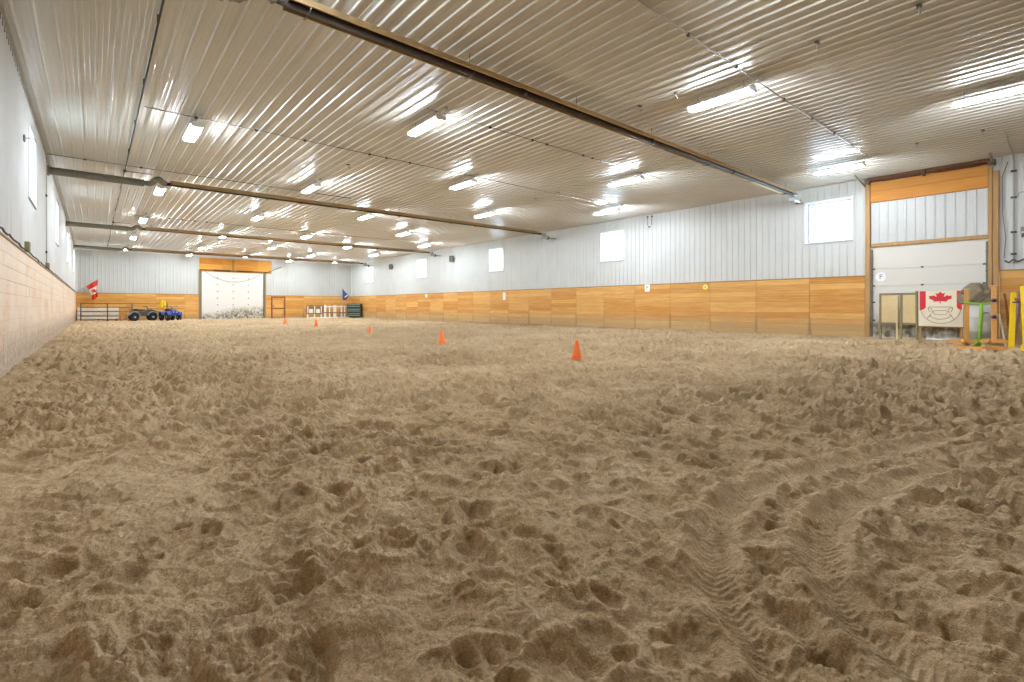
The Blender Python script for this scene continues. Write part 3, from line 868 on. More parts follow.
for i, (x, y, lab) in enumerate(HOOKS):
    if i == 0: h0.location = (x, y, 5.075); h0['label'] = lab
    else: dup(h0, (x, y, 5.075), None, lab)

# speakers on the right wall
def make_speaker():
    t = thing('wall_speaker', '', 'speaker', (0, 0, 0), 0, 'speakers on the right wall')
    MB().box((-.31, -.14, -.22), (-.10, .14, .22), .025).build('cabinet', M['speaker'], t)
    MB().box((-.322, -.12, -.20), (-.308, .12, .20), .006).build('grille', M['grille'], t)
    MB().box((-.11, -.03, -.12), (.0, .03, .12), .008).build('bracket', M['clip'], t)
    return t
s0 = make_speaker(); s0.location = (XR, 28.84, 4.36); s0['label'] = 'grey speaker on the right wall, nearer the camera of the two'
dup(s0, (XR, 38.05, 4.37), None, 'grey speaker on the right wall, the one nearer the far corner')

# U-shaped hook hung on the right wall
t = thing('cable_hanger', 'grey U-shaped cable hanging at the top of the right wall between windows', 'hanger', (XR - .05, 12.9, 4.62))
MB().tube([(0, .12, .50), (-.02, .11, .12), (-.02, .04, .02), (-.02, -.04, .0), (-.02, -.11, .1), (0, -.11, .45)], .010, 8).build('hanger_loop', M['conduit_dark'], t)
MB().box((-.045, -.03, -.025), (.01, .05, .025), .008).build('hanger_weight', M['clip'], t)
for y in (.12, -.11): MB().box((-.02, y - .03, .44), (.05, y + .03, .50), .006).build('hanger_clip', M['clip'], t)

# letters round the school
def letter_sign(name, label, y, z, w, h, mat, glyph=None, rnd=False, dot=False, x=None):
    X = (XR - .05) if x is None else x
    t = thing(name, label, 'sign', (X, y, z), 0, 'arena letter markers')
    mb = MB()
    if rnd: mb.lathe([(w / 2 - .004, -.012), (w / 2, -.008), (w / 2, .0)], 24, (0, 0, 0), 'x')
    else: mb.box((-.014, -w / 2, -h / 2), (0, w / 2, h / 2), .004)
    mb.build('sign_plate', mat, t)
    if glyph:
        cu = bpy.data.curves.new('glyph', 'FONT'); cu.body = glyph; cu.size = h * .72; cu.align_x = 'CENTER'; cu.align_y = 'CENTER'; cu.extrude = .0015
        tmp = bpy.data.objects.new('glyph', cu); COL.objects.link(tmp)
        bpy.context.view_layer.update()
        me = bpy.data.meshes.new_from_object(tmp.evaluated_get(bpy.context.evaluated_depsgraph_get()))
        bpy.data.objects.remove(tmp)
        me.materials.clear(); me.materials.append(M['ink'])
        o = bpy.data.objects.new('letter', me); COL.objects.link(o); o.parent = t
        o.rotation_euler = (PI / 2, 0, -PI / 2); o.location = (-.0155, 0, 0)
    if dot:
        MB().lathe([(.03, -.004), (.03, .0)], 16, (-.0125, 0, 0), 'x').build('letter', M['ink'], t)
letter_sign('letter_sign', 'white round sign with grey letter on the cream right-hand door', 4.33, 1.96, .30, .30, M['sign'], 'F', True, x=XR + .008)
letter_sign('letter_sign', 'pale yellow round sign on the golden kickboard of the right wall', 10.24, 1.82, .22, .22, M['sign_y'], None, True, True)
letter_sign('letter_sign', 'white square letter sign on the golden kickboard, beside the yellow sign', 13.02, 1.86, .26, .32, M['sign'], 'P')
letter_sign('letter_sign', 'tall narrow white sign on the kickboard below the third right window', 23.23, 1.66, .26, .44, M['sign'])
letter_sign('letter_sign', 'small far white sign on the right wall kickboard below the fourth window', 32.5, 1.84, .28, .24, M['sign'])

# wiring on the right wall by the door
t = thing('electrical_conduit', 'grey vertical conduit with clamps on the white wall right of the big door', 'conduit', (XR - .045, 1.345, 0))
MB().tube([(0, 0, 2.2), (0, 0, 4.9), (-.05, 0, 5.05), (-.2, .0, 5.13), (-2.7, -.02, 5.14)], .018, 8).build('conduit_tube', M['conduit'], t)
for z in (4.72, 4.0, 3.05, 2.45): MB().box((-.03, -.06, z - .025), (.03, .06, z + .025), .006).build('conduit_clamp', M['clip'], t)
t = tag(MB().tube([(XR - .03, 1.46, 5.0), (XR - .05, 1.57, 4.6), (XR - .04, 1.56, 3.6), (XR - .04, 1.50, 2.9), (XR - .05, 1.53, 2.35)], .011, 7).build('power_cable', M['conduit_dark']), 'thin grey cable hanging down the white wall beside the right door post', 'cable')
t = tag(MB().tube([(XR - .05, 1.52, 2.28), (XR - .07, 1.44, 2.22), (XR - .06, 1.36, 2.30), (XR - .07, 1.26, 2.24), (XR - .06, 1.14, 2.30), (XR - .07, .98, 2.34), (XR - .06, .8, 2.36), (XR - .06, .4, 2.37)], .020, 7).build('power_cable', M['clip']), 'dark looping cable above the kickboard right of the big door', 'cable')
t = tag(MB().tube([(XR - .022, 1.27, 4.02), (XR - .024, 1.25, 4.10), (XR - .022, 1.2, 4.12), (XR - .022, .5, 4.12)], .010, 7).build('power_cable', M['conduit_dark']), 'thin cable running level across the white wall right of the conduit', 'cable')
t = thing('junction_box', 'small grey junction boxes on the wall at the right edge of view', 'junction box', (XR - .03, 1.15, 3.05))
MB().box((-.05, -.06, 0), (.02, .06, .12), .01).build('box_body', M['conduit_dark'], t)
MB().box((-.045, -.05, -.16), (.02, .05, -.05), .01).build('box_cover', M['clip'], t)

# left wall fittings
mbp = []
y = 4.0; rr = random.Random(3)
while y < 46.4:
    mbp.append((XL + .075 + rr.uniform(-.008, .012), y, KZ + .045 + rr.uniform(-.018, .012))); y += rr.uniform(.12, .4)
tag(MB().tube(mbp, .013, 6).build('power_cable', M['dark']), 'dark cable lying along the top of the pale left kickboard', 'cable')
def wall_box(y, z, s, label):
    t = thing('outlet_box', label, 'outlet box', (XL + .02, y, z))
    MB().box((-.01, -s / 2, -s * .6), (.07, s / 2, s * .6), .01).build('box_body', M['olive'], t)
    MB().box((.07, -s * .42, -s * .5), (.076, s * .42, s * .5), .004).build('box_cover', M['conduit_dark'], t)
wall_box(13.15, 2.15, .16, 'olive outlet box on the left kickboard top, nearest the camera')
wall_box(18.5, 2.13, .13, 'olive outlet box on the left kickboard top, at the foot of the pipe')
t = thing('electrical_conduit', 'thin grey conduit running up the white left wall between the windows', 'conduit', (XL + .03, 18.51, 0))
MB().tube([(0, 0, 2.15), (0, 0, 5.1)], .009, 8).build('conduit_tube', M['conduit'], t)
for z in (2.5, 4.05): MB().box((-.02, -.04, z - .03), (.02, .04, z + .03), .006).build('conduit_clamp', M['clip'], t)
t = thing('wall_hook', 'small grey hook bracket on the left wall before the first window', 'hook', (XL + .02, 12.96, 4.17))
MB().box((-.01, -.05, -.06), (.02, .05, .06), .006).build('hook_plate', M['clip'], t)
MB().tube([(.0, 0, 0), (.10, 0, .02), (.15, -.02, .0), (.16, -.02, -.06)], .010, 8).build('hook_arm', M['conduit'], t)

# ------------------------------------------------------------------ CONES
def make_cone():
    t = thing('traffic_cone', '', 'cone', (0, 0, 0), 0, 'orange cones on the sand')
    MB().lathe([(.098, .022), (.094, .05), (.060, .20), (.028, .345), (.024, .36), (.017, .36), (.017, .30)], 24).build('cone_body', M['cone'], t)
    MB().box((-.118, -.118, 0), (.118, .118, .025), .010).build('cone_base', M['cone'], t)
    return t
c0 = make_cone()
CONES = [(7.14, 6.45, .4, 'orange cone nearest the camera, alone on the open sand'), (7.26, 11.5, .1, 'second nearest orange cone, left of the nearest one'),
         (7.79, 17.27, .7, 'orange cone third from the camera, before the right far corner'), (8.46, 25.06, .2, 'orange cone fourth from the camera, before the far rack of poles'),
         (8.56, 30.67, .5, 'farthest standing orange cone, in front of the small plank door')]
for i, (x, y, rz, lab) in enumerate(CONES):
    p = (x, y, zg(x, y) - .004)
    if i == 0: c0.location = p; c0.rotation_euler.z = rz; c0['label'] = lab
    else: dup(c0, p, rz, lab)

# ------------------------------------------------------------------ RIGHT CORNER
# two-panel jump filler leaning by the door
def filler():
    t = thing('jump_filler', 'tan two-panel jump filler in olive frames leaning at the cream door', 'jump filler', (18.86, 3.80, 0))
    for y0, y1 in ((.04, .45), (-.40, -.04)):
        MB().box((-.01, y0, .50), (.012, y1, 1.40), .004).build('filler_panel', M['tan'], t)
        for lo, hi in (((-.03, y0 - .035, 1.37), (.03, y1 + .035, 1.43)), ((-.03, y0 - .035, .46), (.03, y1 + .035, .52))):
            MB().box(lo, hi, .008).build('frame_rail', M['olive'], t)
    for y, z1, m in ((.47, 1.42, 'olive'), (.045, 1.33, 'tan'), (-.06, 1.40, 'olive'), (-.43, 1.48, 'olive')):
        MB().box((-.035, y - .028, -.05), (.035, y + .028, z1), .008).build('frame_post', M[m], t)
filler()

LEAF = [(0, 100), (16, 69), (22, 66), (40, 76), (28, 20), (34, 17), (60, 43), (65, 31), (70, 29), (98, 34), (89, 5), (91, -1), (101, -6), (55, -43), (54, -49), (59, -64), (8, -56), (4, -58), (3, -98)]
LEAF = LEAF + [(-x, y) for x, y in reversed(LEAF[1:])]
def sign_board():
    yc, x = 2.83, 18.86
    t = thing('painted_board', 'cream plywood board painted with a red maple leaf flag and ring outline', 'sign board', (x, yc, 0))
    W = .50; MB().box((-.010, -W, .43), (.010, W, 1.48), .004).build('board', M['ply'], t)
    fr = lambda u, v, w: (-.011 - w, -u, v)
    MB().prism([(-.47, 1.47), (-.33, 1.47), (-.33, .98), (-.40, .92), (-.47, .90)], fr, .002).build('red_bar', M['red'], t)
    MB().prism([(.36, 1.47), (.47, 1.47), (.47, .92), (.40, .94), (.36, 1.0)], fr, .002).build('red_bar', M['red'], t)
    MB().prism([(x_ * .0027, 1.27 + y_ * .0018) for x_, y_ in LEAF], fr, .002).build('maple_leaf', M['red'], t)
    # ring and emblem lines under the flag
    def line(pts, r=.0065): return MB().tube([(-.0125, -u, v) for u, v in pts], r, 5)
    arc = [(.45 * math.sin(a), .98 - .46 * math.cos(a)) for a in [(-.5 + i / 28) * PI * .98 for i in range(29)]]
    line(arc).build('ring_line', M['line'], t)
    arc2 = [(.33 * math.sin(a), .98 - .34 * math.cos(a)) for a in [(-.5 + i / 20) * PI * .55 for i in range(21)]]
    line(arc2).build('ring_line', M['line'], t)
    line([(-.26, 1.0), (.26, 1.0)]).build('emblem_line', M['line'], t)
    line([(-.17, .86), (-.12, .78), (.13, .78), (.18, .86), (.12, .90), (-.11, .90), (-.17, .86)]).build('emblem_line', M['line'], t)
    for s in (-1, 1):
        line([(s * .28, .98), (s * .24, .86), (s * .17, .84), (s * .20, .96), (s * .28, .98)]).build('emblem_line', M['line'], t)
        line([(s * .20, .80), (s * .30, .66)]).build('emblem_line', M['line'], t)
    for y in (.46, -.46):
        MB().box((.012, y - .03, -.05), (.05, y + .03, 1.40), .006).build('board_leg', M['stud'], t)
    MB().box((.012, -.5, .40), (.05, .5, .48), .006).build('board_batten', M['stud'], t)
sign_board()

# white drum with a tarp bundle on it
def drum():
    t = thing('barrel', 'white plastic drum with muddy foot, behind the lime green stand', 'barrel', (18.0, 1.86, 0))
    pr = [(.27, -.04), (.30, -.01), (.31, .05), (.30, .10), (.31, .30), (.325, .34), (.325, .37), (.31, .41), (.31, .68), (.325, .72), (.325, .75), (.31, .79), (.305, 1.02), (.30, 1.07), (.28, 1.09), (.26, 1.07)]
    MB().lathe(pr, 40).build('drum_body', M['barrel'], t)
    MB().lathe([(.29, 1.06), (.285, 1.085), (.0001, 1.085)], 40).build('drum_lid', M['housing'], t)
    MB().tube([(-.315, -.02, .80), (-.33, -.03, .83), (-.33, -.12, .85), (-.32, -.16, .84)], .012, 8).build('drum_handle', M['clip'], t)
drum()
def tarp():
    bm = bmesh.new(); bmesh.ops.create_icosphere(bm, subdivisions=5, radius=1.0)
    P = np.array([v.co[:] for v in bm.verts])
    n = fbm(P[:, 0] * 2.2 + 5, P[:, 1] * 2.2 + P[:, 2] * 1.7, 9, 4)
    for v, k in zip(bm.verts, n):
        r = 1 + .22 * k; c = v.co * r
        z = c.z
        if z < -.35: z = -.35 + (z + .35) * .12
        f = 1.0 + .12 * max(0, -z)
        v.co = Vector((c.x * .30 * f, c.y * .34 * f, z * .40))
        if v.co.y < -.1: v.co.z *= 1 - .25 * min(1, (-.1 - v.co.y) / .4)
    for f in bm.faces: f.smooth = True
    me = bpy.data.meshes.new('tarp'); bm.to_mesh(me); bm.free(); me.materials.append(M['tarp'])
    t = thing('tarp_bundle', 'lumpy grey-brown tarp bundle sitting on top of the white drum', 'bundle', (17.95, 1.97, 1.09 + .15))
    o = bpy.data.objects.new('bundle_cloth', me); COL.objects.link(o); o.parent = t
    for dy, dz, rx in ((-.04, .20, .10), (.20, .20, .09)):
        mb = MB()
        n0 = 10
        base = []
        for k in range(n0):
            a = 2 * PI * k / n0; rr_ = rx * (.7 + .4 * random.random())
            base.append((-.24 + .02 * math.cos(3 * a) - .0, dy + rr_ * math.cos(a), dz * .3 + .10 + rr_ * .8 * math.sin(a)))
        c = (-.30, dy, dz * .3 + .10); c2 = (-.2, dy, dz * .3 + .1)
        mb.add(base + [c, c2], [(k, (k + 1) % n0, n0) for k in range(n0)] + [((k + 1) % n0, k, n0 + 1) for k in range(n0)], True)
        tag(mb.build('bundle_patch', M['tarp_red'], t), 'reddish brown patch')
tarp()

# jump standards: timber
def wood_standard(name, label, x, y, rz, h, w, beams):
    t = thing(name, label, 'jump standard', (x, y, zg(x, y) - .01), rz, 'jump standards in the right corner')
    MB().box((-w / 2, -w / 2, .0), (w / 2, w / 2, h), .008).build('post', M['post_wood'], t)
    MB().box((-w / 2 - .012, -w / 2 - .012, h), (w / 2 + .012, w / 2 + .012, h + .022), .006).build('post_cap', M['tan'], t)
    for z in beams:
        MB().lathe([(.03, 0), (.05, .0), (.062, .03), (.06, .035), (.045, .006)], 14, (-w / 2 - .06, 0, z)).box((-w / 2 - .02, -.03, z - .03), (-w / 2, .03, z + .06), .004).build('jump_cup', M['purple'], t)
    L = .34 if not beams else .24
    for k, (a, b, c) in enumerate(((-L, L, 0), (-L, L, 1))):
        pr = [(a, .0), (b, .0), (b + .02, .03), (b - .01, .075), (b - .12, .10), (a + .12, .10), (a + .01, .075), (a - .02, .03)]
        off = w / 2 + .002
        MB().prism(pr, (lambda u, v, ww: (-off - .045 + ww, u, v)) if k == 0 else (lambda u, v, ww: (u * .8, off + ww, v)), .042).build('foot', M['foot_wood'], t)
    mb = MB()
    for z in [.35 + .1 * i for i in range(10)]:
        if z < h - .1 and beams: mb.tube([(-w / 2 - .002, 0, z), (-w / 2 + .004, 0, z)], .011, 8)
    if beams: mb.build('peg_hole', M['line'], t)['kind'] = 'stuff'
wood_standard('jump_standard', 'golden timber jump standard in front of the white drum, left of the pair', 17.35, 2.08, .1, 1.40, .105, [])
wood_standard('jump_standard', 'golden timber jump standard with dark cups right of the white drum', 16.75, 1.50, -.1, 1.38, .115, [.62, 1.02])

def lime_stand():
    t = thing('lime_stand', 'lime green T-shaped jump stand in front of the white drum', 'jump stand', (17.30, 1.80, zg(17.3, 1.8) - .01), .12)
    MB().tube([(0, .04, .03), (0, .02, .4), (0, .0, .8), (0, .0, 1.09)], [.036, .038, .042, .036], 12).build('stem', M['lime'], t)
    pts = [(0, -.34 + .68 * i / 12, 1.10 + .035 * abs(1 - i / 6) ** 1.6) for i in range(13)]
    MB().tube(pts, [.018] + [.026] * 11 + [.018], 10).build('top_rail', M['lime'], t)
    for a in (0, 1, 2):
        c, s = math.cos(a * 2.094 + .5), math.sin(a * 2.094 + .5)
        MB().tube([(0, .04, .12), (c * .12, .04 + s * .12, .06), (c * .24, .04 + s * .24, .022)], [.03, .026, .02], 8).build('foot', M['lime'], t)
lime_stand()

def yellow_standard(x, y, rz, label, lean=0.):
    t = thing('jump_standard', label, 'jump standard', (x, y, zg(x, y) - .01), rz, 'jump standards in the right corner')
    MB().prism([(-.052, .06), (.052, .06), (.045, 1.42), (.028, 1.45), (-.028, 1.45), (-.045, 1.42)], lambda u, v, w: (-.05 + w, u + lean * v, v), .10).build('post', M['yellow'], t)
    pr = [(-.17, 0), (.17, 0), (.17, .03), (.09, .07), (.062, .16), (-.062, .16), (-.09, .07), (-.17, .03)]
    MB().prism(pr, lambda u, v, w: (-.045 + w, u, v), .09).build('foot', M['yellow'], t)
    MB().prism(pr, lambda u, v, w: (u, -.045 + w, v), .09).build('foot', M['yellow'], t)
yellow_standard(16.15, 1.18, .15, 'yellow plastic jump standard between the timber standard and the right edge', -.03)
yellow_standard(15.75, .90, -.1, 'yellow plastic jump standard cut by the right edge of view', .04)
# jump cup block beside it
t = thing('jump_cup', 'pinkish cup with dark bracket hung between the two yellow standards', 'jump cup', (15.95, 1.04, 1.16))
MB().lathe([(.02, -.03), (.06, -.02), (.075, .04), (.065, .045), (.05, .0)], 16).build('cup', M['tarp_red'], t)
MB().box((-.03, -.10, -.07), (.03, .10, -.035), .006).build('bracket', M['purple'], t)

def pole(label, p0, p1, r, mat, name='jump_pole', bands=None):
    t = thing(name, label, 'pole', p0)
    d = Vector(p1) - Vector(p0)
    MB().tube([(0, 0, 0), d * .5, d], r, 10).build('pole_shaft', M[mat], t)
    MB().tube([d, d * 1.012], r * 1.08, 10).build('pole_cap', M[bands or mat], t)
pole('faded mauve pole leaning upright against the corner kickboard', (18.2, 1.30, 0), (19.08, 1.22, 1.42), .045, 'mauve')
pole('purple pole leaning on the kickboard by the right edge of view', (17.9, .74, 0), (19.05, .74, 1.3), .045, 'purple')
pole('thin pale stick leaning beside the right timber standard', (17.4, 1.36, 0), (18.3, 1.55, .8), .018, 'whitewood', 'stick')
pole('brown weathered stick leaning on the kickboard right of the door', (18.5, 1.34, 0), (19.1, 1.52, 1.35), .028, 'brown_wood', 'stick')
# low boards on the ground between the standards
for (x, y, l, rz, lab) in ((16.2, 1.9, .62, 1.2, 'short orange timber block lying before the left timber standard'), (16.0, 1.45, .40, 1.9, 'short timber block lying between the two timber standards'), (15.35, .92, .5, 1.2, 'timber block lying at the right edge of view by the yellow standard')):
    t = thing('timber_block', lab, 'block', (x, y, zg(x, y) - .015), rz)
    MB().prism([(-l / 2, 0), (l / 2, 0), (l / 2 + .02, .04), (l / 2 - .03, .09), (-l / 2 + .03, .09), (-l / 2 - .02, .04)], lambda u, v, w: (u, -.045 + w, v), .09).build('block_body', M['foot_wood'], t)
    MB().box((-l / 2 + .05, -.02, .085), (l / 2 - .05, .02, .10), .004).build('block_cleat', M['brown_wood'], t)

# ------------------------------------------------------------------ FAR END
# pipe gate in the left corner
def pipe_gate():
    y = 45.85
    t = thing('pipe_gate', 'dark pipe fence panel standing before the far left corner', 'gate', (0, y, 0))
    X0, X1, X2, X3 = -.70, .74, 2.15, 4.28
    for x in (X0, X1, X2, X3): MB().tube([(x, 0, -.05), (x, 0, 1.28)], .034, 10).build('gate_post', M['gate'], t)
    for z in (1.26, .97, .66, .34): MB().tube([(X0, 0, z), (X2, 0, z)], .022, 8).build('gate_rail', M['gate'], t)
    for z in (1.26, .34): MB().tube([(X2, 0, z), (X3, 0, z)], .016, 8).build('gate_rail', M['gate'], t)
    for x in (X0, X3): MB().box((x - .03, -.35, -.03), (x + .03, .35, .02), .006).build('gate_foot', M['gate'], t)
pipe_gate()
t = thing('barrier_board', 'weathered white board barrier behind the dark pipe fence', 'barrier', (.05, 46.35, 0))
for k in range(3): MB().box((-.95, -.02, .12 + .30 * k), (1.35, .02, .38 + .30 * k), .008).build('barrier_plank', M['whiteboard'], t)
for x in (-.8, .2, 1.2): MB().box((x - .05, .02, -.05), (x + .05, .10, 1.0), .006).build('barrier_stake', M['brown_wood'], t)
for i, (x, lab) in enumerate(((1.55, 'orange cone behind the pipe fence, left of the pair'), (1.95, 'orange cone behind the pipe fence, right of the pair by the quad'))):
    c = dup(c0, (x, 45.3, zg(x, 45.3) * .6), .3 + i, lab)

# flag of red and white on a slanting pole
def drape(name, parent, top, tip, drop, mats, folds, seed, sway, squeeze=.55):
    """cloth hung from the pole between top and tip, each third of the fly its own colour"""
    nu, nv = 18, 30; g = np.zeros((nv + 1, nu + 1, 3))
    top, tip = np.array(top), np.array(tip)
    rng = random.Random(seed); ph = rng.uniform(0, 6)
    for j in range(nv + 1):
        v = j / nv
        for i in range(nu + 1):
            u = i / nu
            um = .62 + (u - .62) * (1 - squeeze * math.sin(PI * .5 * min(1, v * 1.25)))
            p = top * (1 - um) + tip * um
            p = p + np.array([sway * v, 0, -drop * v])
            p = p + np.array([0, .10 * math.sin(u * folds * PI + ph + v * 1.5) * (.15 + .85 * v), .02 * math.sin(u * 5 + v * 3)])
            g[j, i] = p
    segs = [(0, nv * 3 // 10, mats[0]), (nv * 3 // 10, nv * 7 // 10, mats[1]), (nv * 7 // 10, nv, mats[2])]
    for j0, j1, mt in segs:
        mb = MB(); vs = [tuple(g[j, i]) for j in range(j0, j1 + 1) for i in range(nu + 1)]; w = nu + 1
        mb.add(vs, [(r * w + i, r * w + i + 1, (r + 1) * w + i + 1, (r + 1) * w + i) for r in range(j1 - j0) for i in range(nu)], True)
        o = mb.build(name, mt, parent)
        s = o.modifiers.new('thick', 'SOLIDIFY'); s.thickness = .006
t = thing('flag', 'red and white flag hanging from a slanting pole in the far left corner', 'flag', (-.97, 46.0, 2.02))
MB().tube([(0, 0, 0), (1.22, 0, 1.0)], .018, 8).build('flag_pole', M['conduit'], t)
MB().lathe([(.001, -.035), (.03, -.01), (.03, .01), (.001, .035)], 12, (1.235, 0, 1.012)).build('pole_finial', M['conduit'], t)
drape('flag_cloth', t, (.55, 0, .43), (1.19, 0, .96), 1.15, (M['flag_red'], M['flag_white'], M['flag_red']), 3.0, 2, .12, .5)
leaf = MB().prism([(x_ * .0016, y_ * .0016) for x_, y_ in LEAF], lambda u, v, w: (.98 + u, -.10 - w, .13 + v), .01).build('flag_leaf', M['flag_red'], t)

# quads
def quad(label, loc, rz, body, fender, group='parked quads'):
    t = thing('quad_bike', label, 'quad bike', loc, rz, group); t.scale = (.9, .9, .95)
    for sx in (-.60, .60):
        for sy in (-.40, .40):
            o = MB().lathe([(.13, -.11), (.24, -.12), (.285, -.085), (.295, -.03), (.295, .03), (.285, .085), (.24, .12), (.13, .11)], 22, (sx, sy, .29), 'y').build('wheel', M['rubber'], t)
            MB().lathe([(.02, -.115), (.12, -.105), (.135, -.09), (.135, .09), (.12, .105), (.02, .115)], 18, (sx, sy, .29), 'y').build('rim', M['rim'], o)
    # central body: side outline swept across
    pr = [(-.72, .48), (-.50, .42), (.45, .38), (.80, .44), (.92, .58), (.86, .76), (.60, .86), (.30, .88), (.10, .72), (-.40, .70), (-.72, .74), (-.86, .66)]
    MB().prism(pr, lambda u, v, w: (u, -.19 + w, v), .38).build('body', body, t)
    for sx in (-.60, .60):
        for s in (-1, 1):
            ar = [(sx + .37 * math.cos(a), .34 + .37 * math.sin(a)) for a in [PI * (.08 + .84 * i / 10) for i in range(11)]]
            ar += [(sx + .33 * math.cos(a), .34 + .33 * math.sin(a)) for a in [PI * (.92 - .84 * i / 10) for i in range(11)]]
            MB().prism(ar, lambda u, v, w: (u, s * .19 + s * w, v), .34).build('fender', fender, t)
    MB().prism([(-.62, .74), (-.10, .72), (.16, .80), (.12, .88), (-.12, .86), (-.58, .90), (-.68, .84)], lambda u, v, w: (u, -.14 + w, v), .28).build('seat', M['black'], t)
    h = MB().tube([(.34, 0, .84), (.26, 0, 1.04)], .03, 8).tube([(.16, -.40, 1.10), (.24, -.18, 1.08), (.27, 0, 1.05), (.24, .18, 1.08), (.16, .40, 1.10)], .017, 8).build('handlebar', M['black'], t)
    for s in (-1, 1): MB().tube([(.16, s * .40, 1.10), (.13, s * .50, 1.10)], .024, 8).build('grip', M['rubber'], h)
    for nm, xa, xb, z in (('rear_rack', -.92, -.42, .90), ('front_rack', .42, .90, .93)):
        mb = MB()
        for s in (-.36, -.12, .12, .36): mb.tube([(xa, s, z), (xb, s, z)], .012, 6)
        mb.tube([(xa, -.38, z), (xa, .38, z)], .014, 6).tube([(xb, -.38, z), (xb, .38, z)], .014, 6).tube([(xa + .1, -.2, z), (xa + .15, -.15, .70)], .012, 6).tube([(xa + .1, .2, z), (xa + .15, .15, .70)], .012, 6)
        mb.build(nm, M['black'], t)
    MB().tube([(.84, -.30, .46), (1.0, -.26, .50), (1.02, -.2, .74), (1.02, .2, .74), (1.0, .26, .50), (.84, .30, .46)], .018, 8).build('bumper', M['black'], t)
    for s in (-1, 1): MB().lathe([(.001, 0), (.05, .005), (.055, .04), (.03, .06)], 14, (.85, s * .13, .66), 'x').build('headlight', M['rim'], t)
    return t
quad('grey and black quad bike parked by the far wall, left of the blue one', (2.72, 44.75, 0.0), .12, M['atv_dark'], M['atv_grey'])
quad('blue quad bike parked at the far wall, right of the grey one', (4.32, 44.3, 0.0), -1.3, M['atv_blue'], M['atv_blue'])
t = thing('yellow_jacket', 'yellow cloth hung on the end post of the pipe fence, above the quads', 'cloth', (4.0, 45.78, 1.02))
mb = MB(); nn = 10; vs = []
for j in range(9):
    for i in range(nn + 1):
        u = i / nn - .5; v = j / 8
        vs.append((u * (.30 + .10 * v), .05 * math.sin(u * 14 + v * 2) - .02, .50 - .55 * v - .25 * u * u))
mb.add(vs, [(j * (nn + 1) + i, j * (nn + 1) + i + 1, (j + 1) * (nn + 1) + i + 1, (j + 1) * (nn + 1) + i) for j in range(8) for i in range(nn)], True)
o = mb.build('jacket_cloth', M['yellow'], t); o.modifiers.new('thick', 'SOLIDIFY').thickness = .012
MB().box((-.03, .0, .42), (.10, .10, .50), .02).build('jacket_collar', M['yellow'], t)

# white jump standards, planks and poles in the far right corner
def white_standard(x, y, h, w, label, rz=0):
    t = thing('jump_standard', label, 'jump standard', (x, y, 0), rz, 'white jump standards at the far end')
    MB().box((-w / 2, -.05, .0), (w / 2, .05, h), .008).build('post', M['whitewood'], t)
    MB().prism([(-w / 2 - .07, 0), (w / 2 + .07, 0), (w / 2 + .07, .06), (w / 2, .16), (-w / 2, .16), (-w / 2 - .07, .06)], lambda u, v, ww: (u, -.09 + ww, v), .04).build('foot', M['whitewood'], t)
    MB().box((-.045, -.42, 0), (.045, .42, .07), .008).build('foot', M['whitewood'], t)
YJ = 45.3
white_standard(16.10, YJ, 1.20, .17, 'white jump standard left of the far rack poles, the widest post at left')
white_standard(16.47, YJ - .1, 1.12, .09, 'thin white jump standard second from the left at the far end')
white_standard(16.92, YJ - .2, 1.16, .26, 'broad white jump standard in the middle of the far group')
white_standard(17.62, YJ, 1.20, .12, 'white jump standard under the blue flag at the far end')
white_standard(17.86, YJ - .15, 1.05, .08, 'thin white jump standard beside the dark green rack')
def rack():
    t = thing('plank_rack', 'low brown plank rack with white panels left of the white jump standards', 'rack', (14.5, 45.6, 0))
    for x in (.15, .75, 1.35): MB().box((x - .05, -.05, -.03), (x + .05, .05, 1.16), .008).build('rack_post', M['whitewood'], t)
    for z in (1.08, .36): MB().box((0, -.08, z), (1.6, -.05, z + .09), .008).build('rack_plank', M['brownplank'], t)
    for x in (.42, 1.03): MB().box((x - .17, -.10, .45), (x + .17, -.07, .82), .008).build('white_panel', M['whitewood'], t)
    MB().box((0, -.045, .47), (1.6, -.02, 1.06), .006).build('back_panel', M['brownplank'], t)
rack()
pole('long white jump pole lying on the sand along the far end', (14.4, 44.3, .05), (17.8, 44.1, .05), .05, 'whitewood')
pole('white jump pole hung level across the far white standards', (15.9, YJ - .36, 1.02), (17.9, YJ - .36, 1.06), .045, 'whitewood')
pole('brown jump pole hung low across the far white standards', (15.9, YJ - .36, .50), (17.9, YJ - .36, .46), .045, 'brownplank')
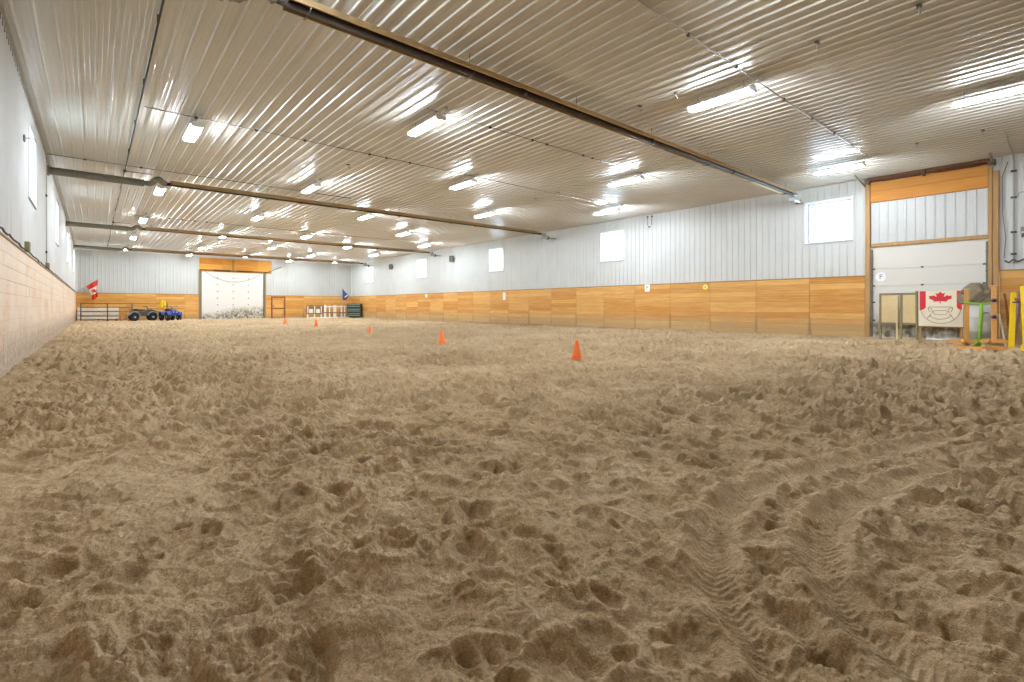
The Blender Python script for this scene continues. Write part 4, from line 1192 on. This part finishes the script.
def green_rack():
    t = thing('storage_rack', 'dark green slatted storage rack at the far right corner', 'rack', (18.55, 44.5, 0), -.62)
    W, D, H = .62, .36, 1.30
    MB().box((-W, D - .03, -.03), (W, D, H), .008).build('back_panel', M['green_box'], t)
    for x in (-W, W - .04): MB().box((x, -D, -.03), (x + .04, D - .03, H), .008).build('side_panel', M['green_box'], t)
    for z in (.0, .42, .84, H - .03): MB().box((-W + .04, -D, z), (W - .04, D - .03, z + .03), .006).build('shelf', M['green_box'], t)
    for z in (.18, .34, .60, .76, 1.02, 1.18): MB().box((-W + .05, -D - .025, z), (W - .05, -D - .002, z + .06), .006).build('slat', M['green_slat'], t)
green_rack()
t = thing('flag', 'dark blue flag with a white patch above the far white jump standards', 'flag', (17.66, 45.16, 1.0))
MB().tube([(-.03, 0, -.2), (0, 0, 1.85)], .016, 8).build('flag_pole', M['conduit'], t)
mb = MB(); nu, nv = 12, 22; vs = []
for j in range(nv + 1):
    for i in range(nu + 1):
        u, v = i / nu, j / nv
        wd = .62 * (1 - abs(v - .55) * 1.1) if v > .55 else .62 * (v / .55) ** .9
        vs.append((.02 + u * max(.05, wd), .05 * math.sin(u * 7 + v * 3), 1.82 - 1.15 * v - .25 * u * (1 - v)))
mb.add(vs, [(j * (nu + 1) + i, j * (nu + 1) + i + 1, (j + 1) * (nu + 1) + i + 1, (j + 1) * (nu + 1) + i) for j in range(nv) for i in range(nu)], True)
o = mb.build('flag_cloth', M['flag_blue'], t); o.modifiers.new('thick', 'SOLIDIFY').thickness = .006
tag(MB().prism([(.16, .95), (.34, 1.12), (.48, 1.14), (.50, 1.06), (.36, .98), (.22, .82)], lambda u, v, w: (u, -.075 - w, v), .01).build('flag_patch', M['flag_white'], t), 'white patch')

# ------------------------------------------------------------------ WORLD, CAMERA, VIEW
w = bpy.data.worlds.new('sky'); sc.world = w; w.use_nodes = True
bg = w.node_tree.nodes['Background']
bg.inputs['Color'].default_value = (.62, .81, 1.0, 1); bg.inputs['Strength'].default_value = 15.0

cam = bpy.data.cameras.new('camera'); co = bpy.data.objects.new('camera', cam); COL.objects.link(co)
cam.sensor_width = 36; cam.lens = 36 * 491.39 / 1024
cam.shift_y = -(341 - 307) / 1024
cam.clip_start = .05; cam.clip_end = 300
co.location = (0, 0, 1); co.rotation_euler = (PI / 2, 0, -.704922)
sc.camera = co

sc.view_settings.view_transform = 'Standard'; sc.view_settings.look = 'None'
sc.view_settings.gamma = 1; sc.view_settings.use_curve_mapping = False
sc.view_settings.exposure = 0.0
sc.cycles.use_denoising = True
sc.cycles.diffuse_bounces = 6
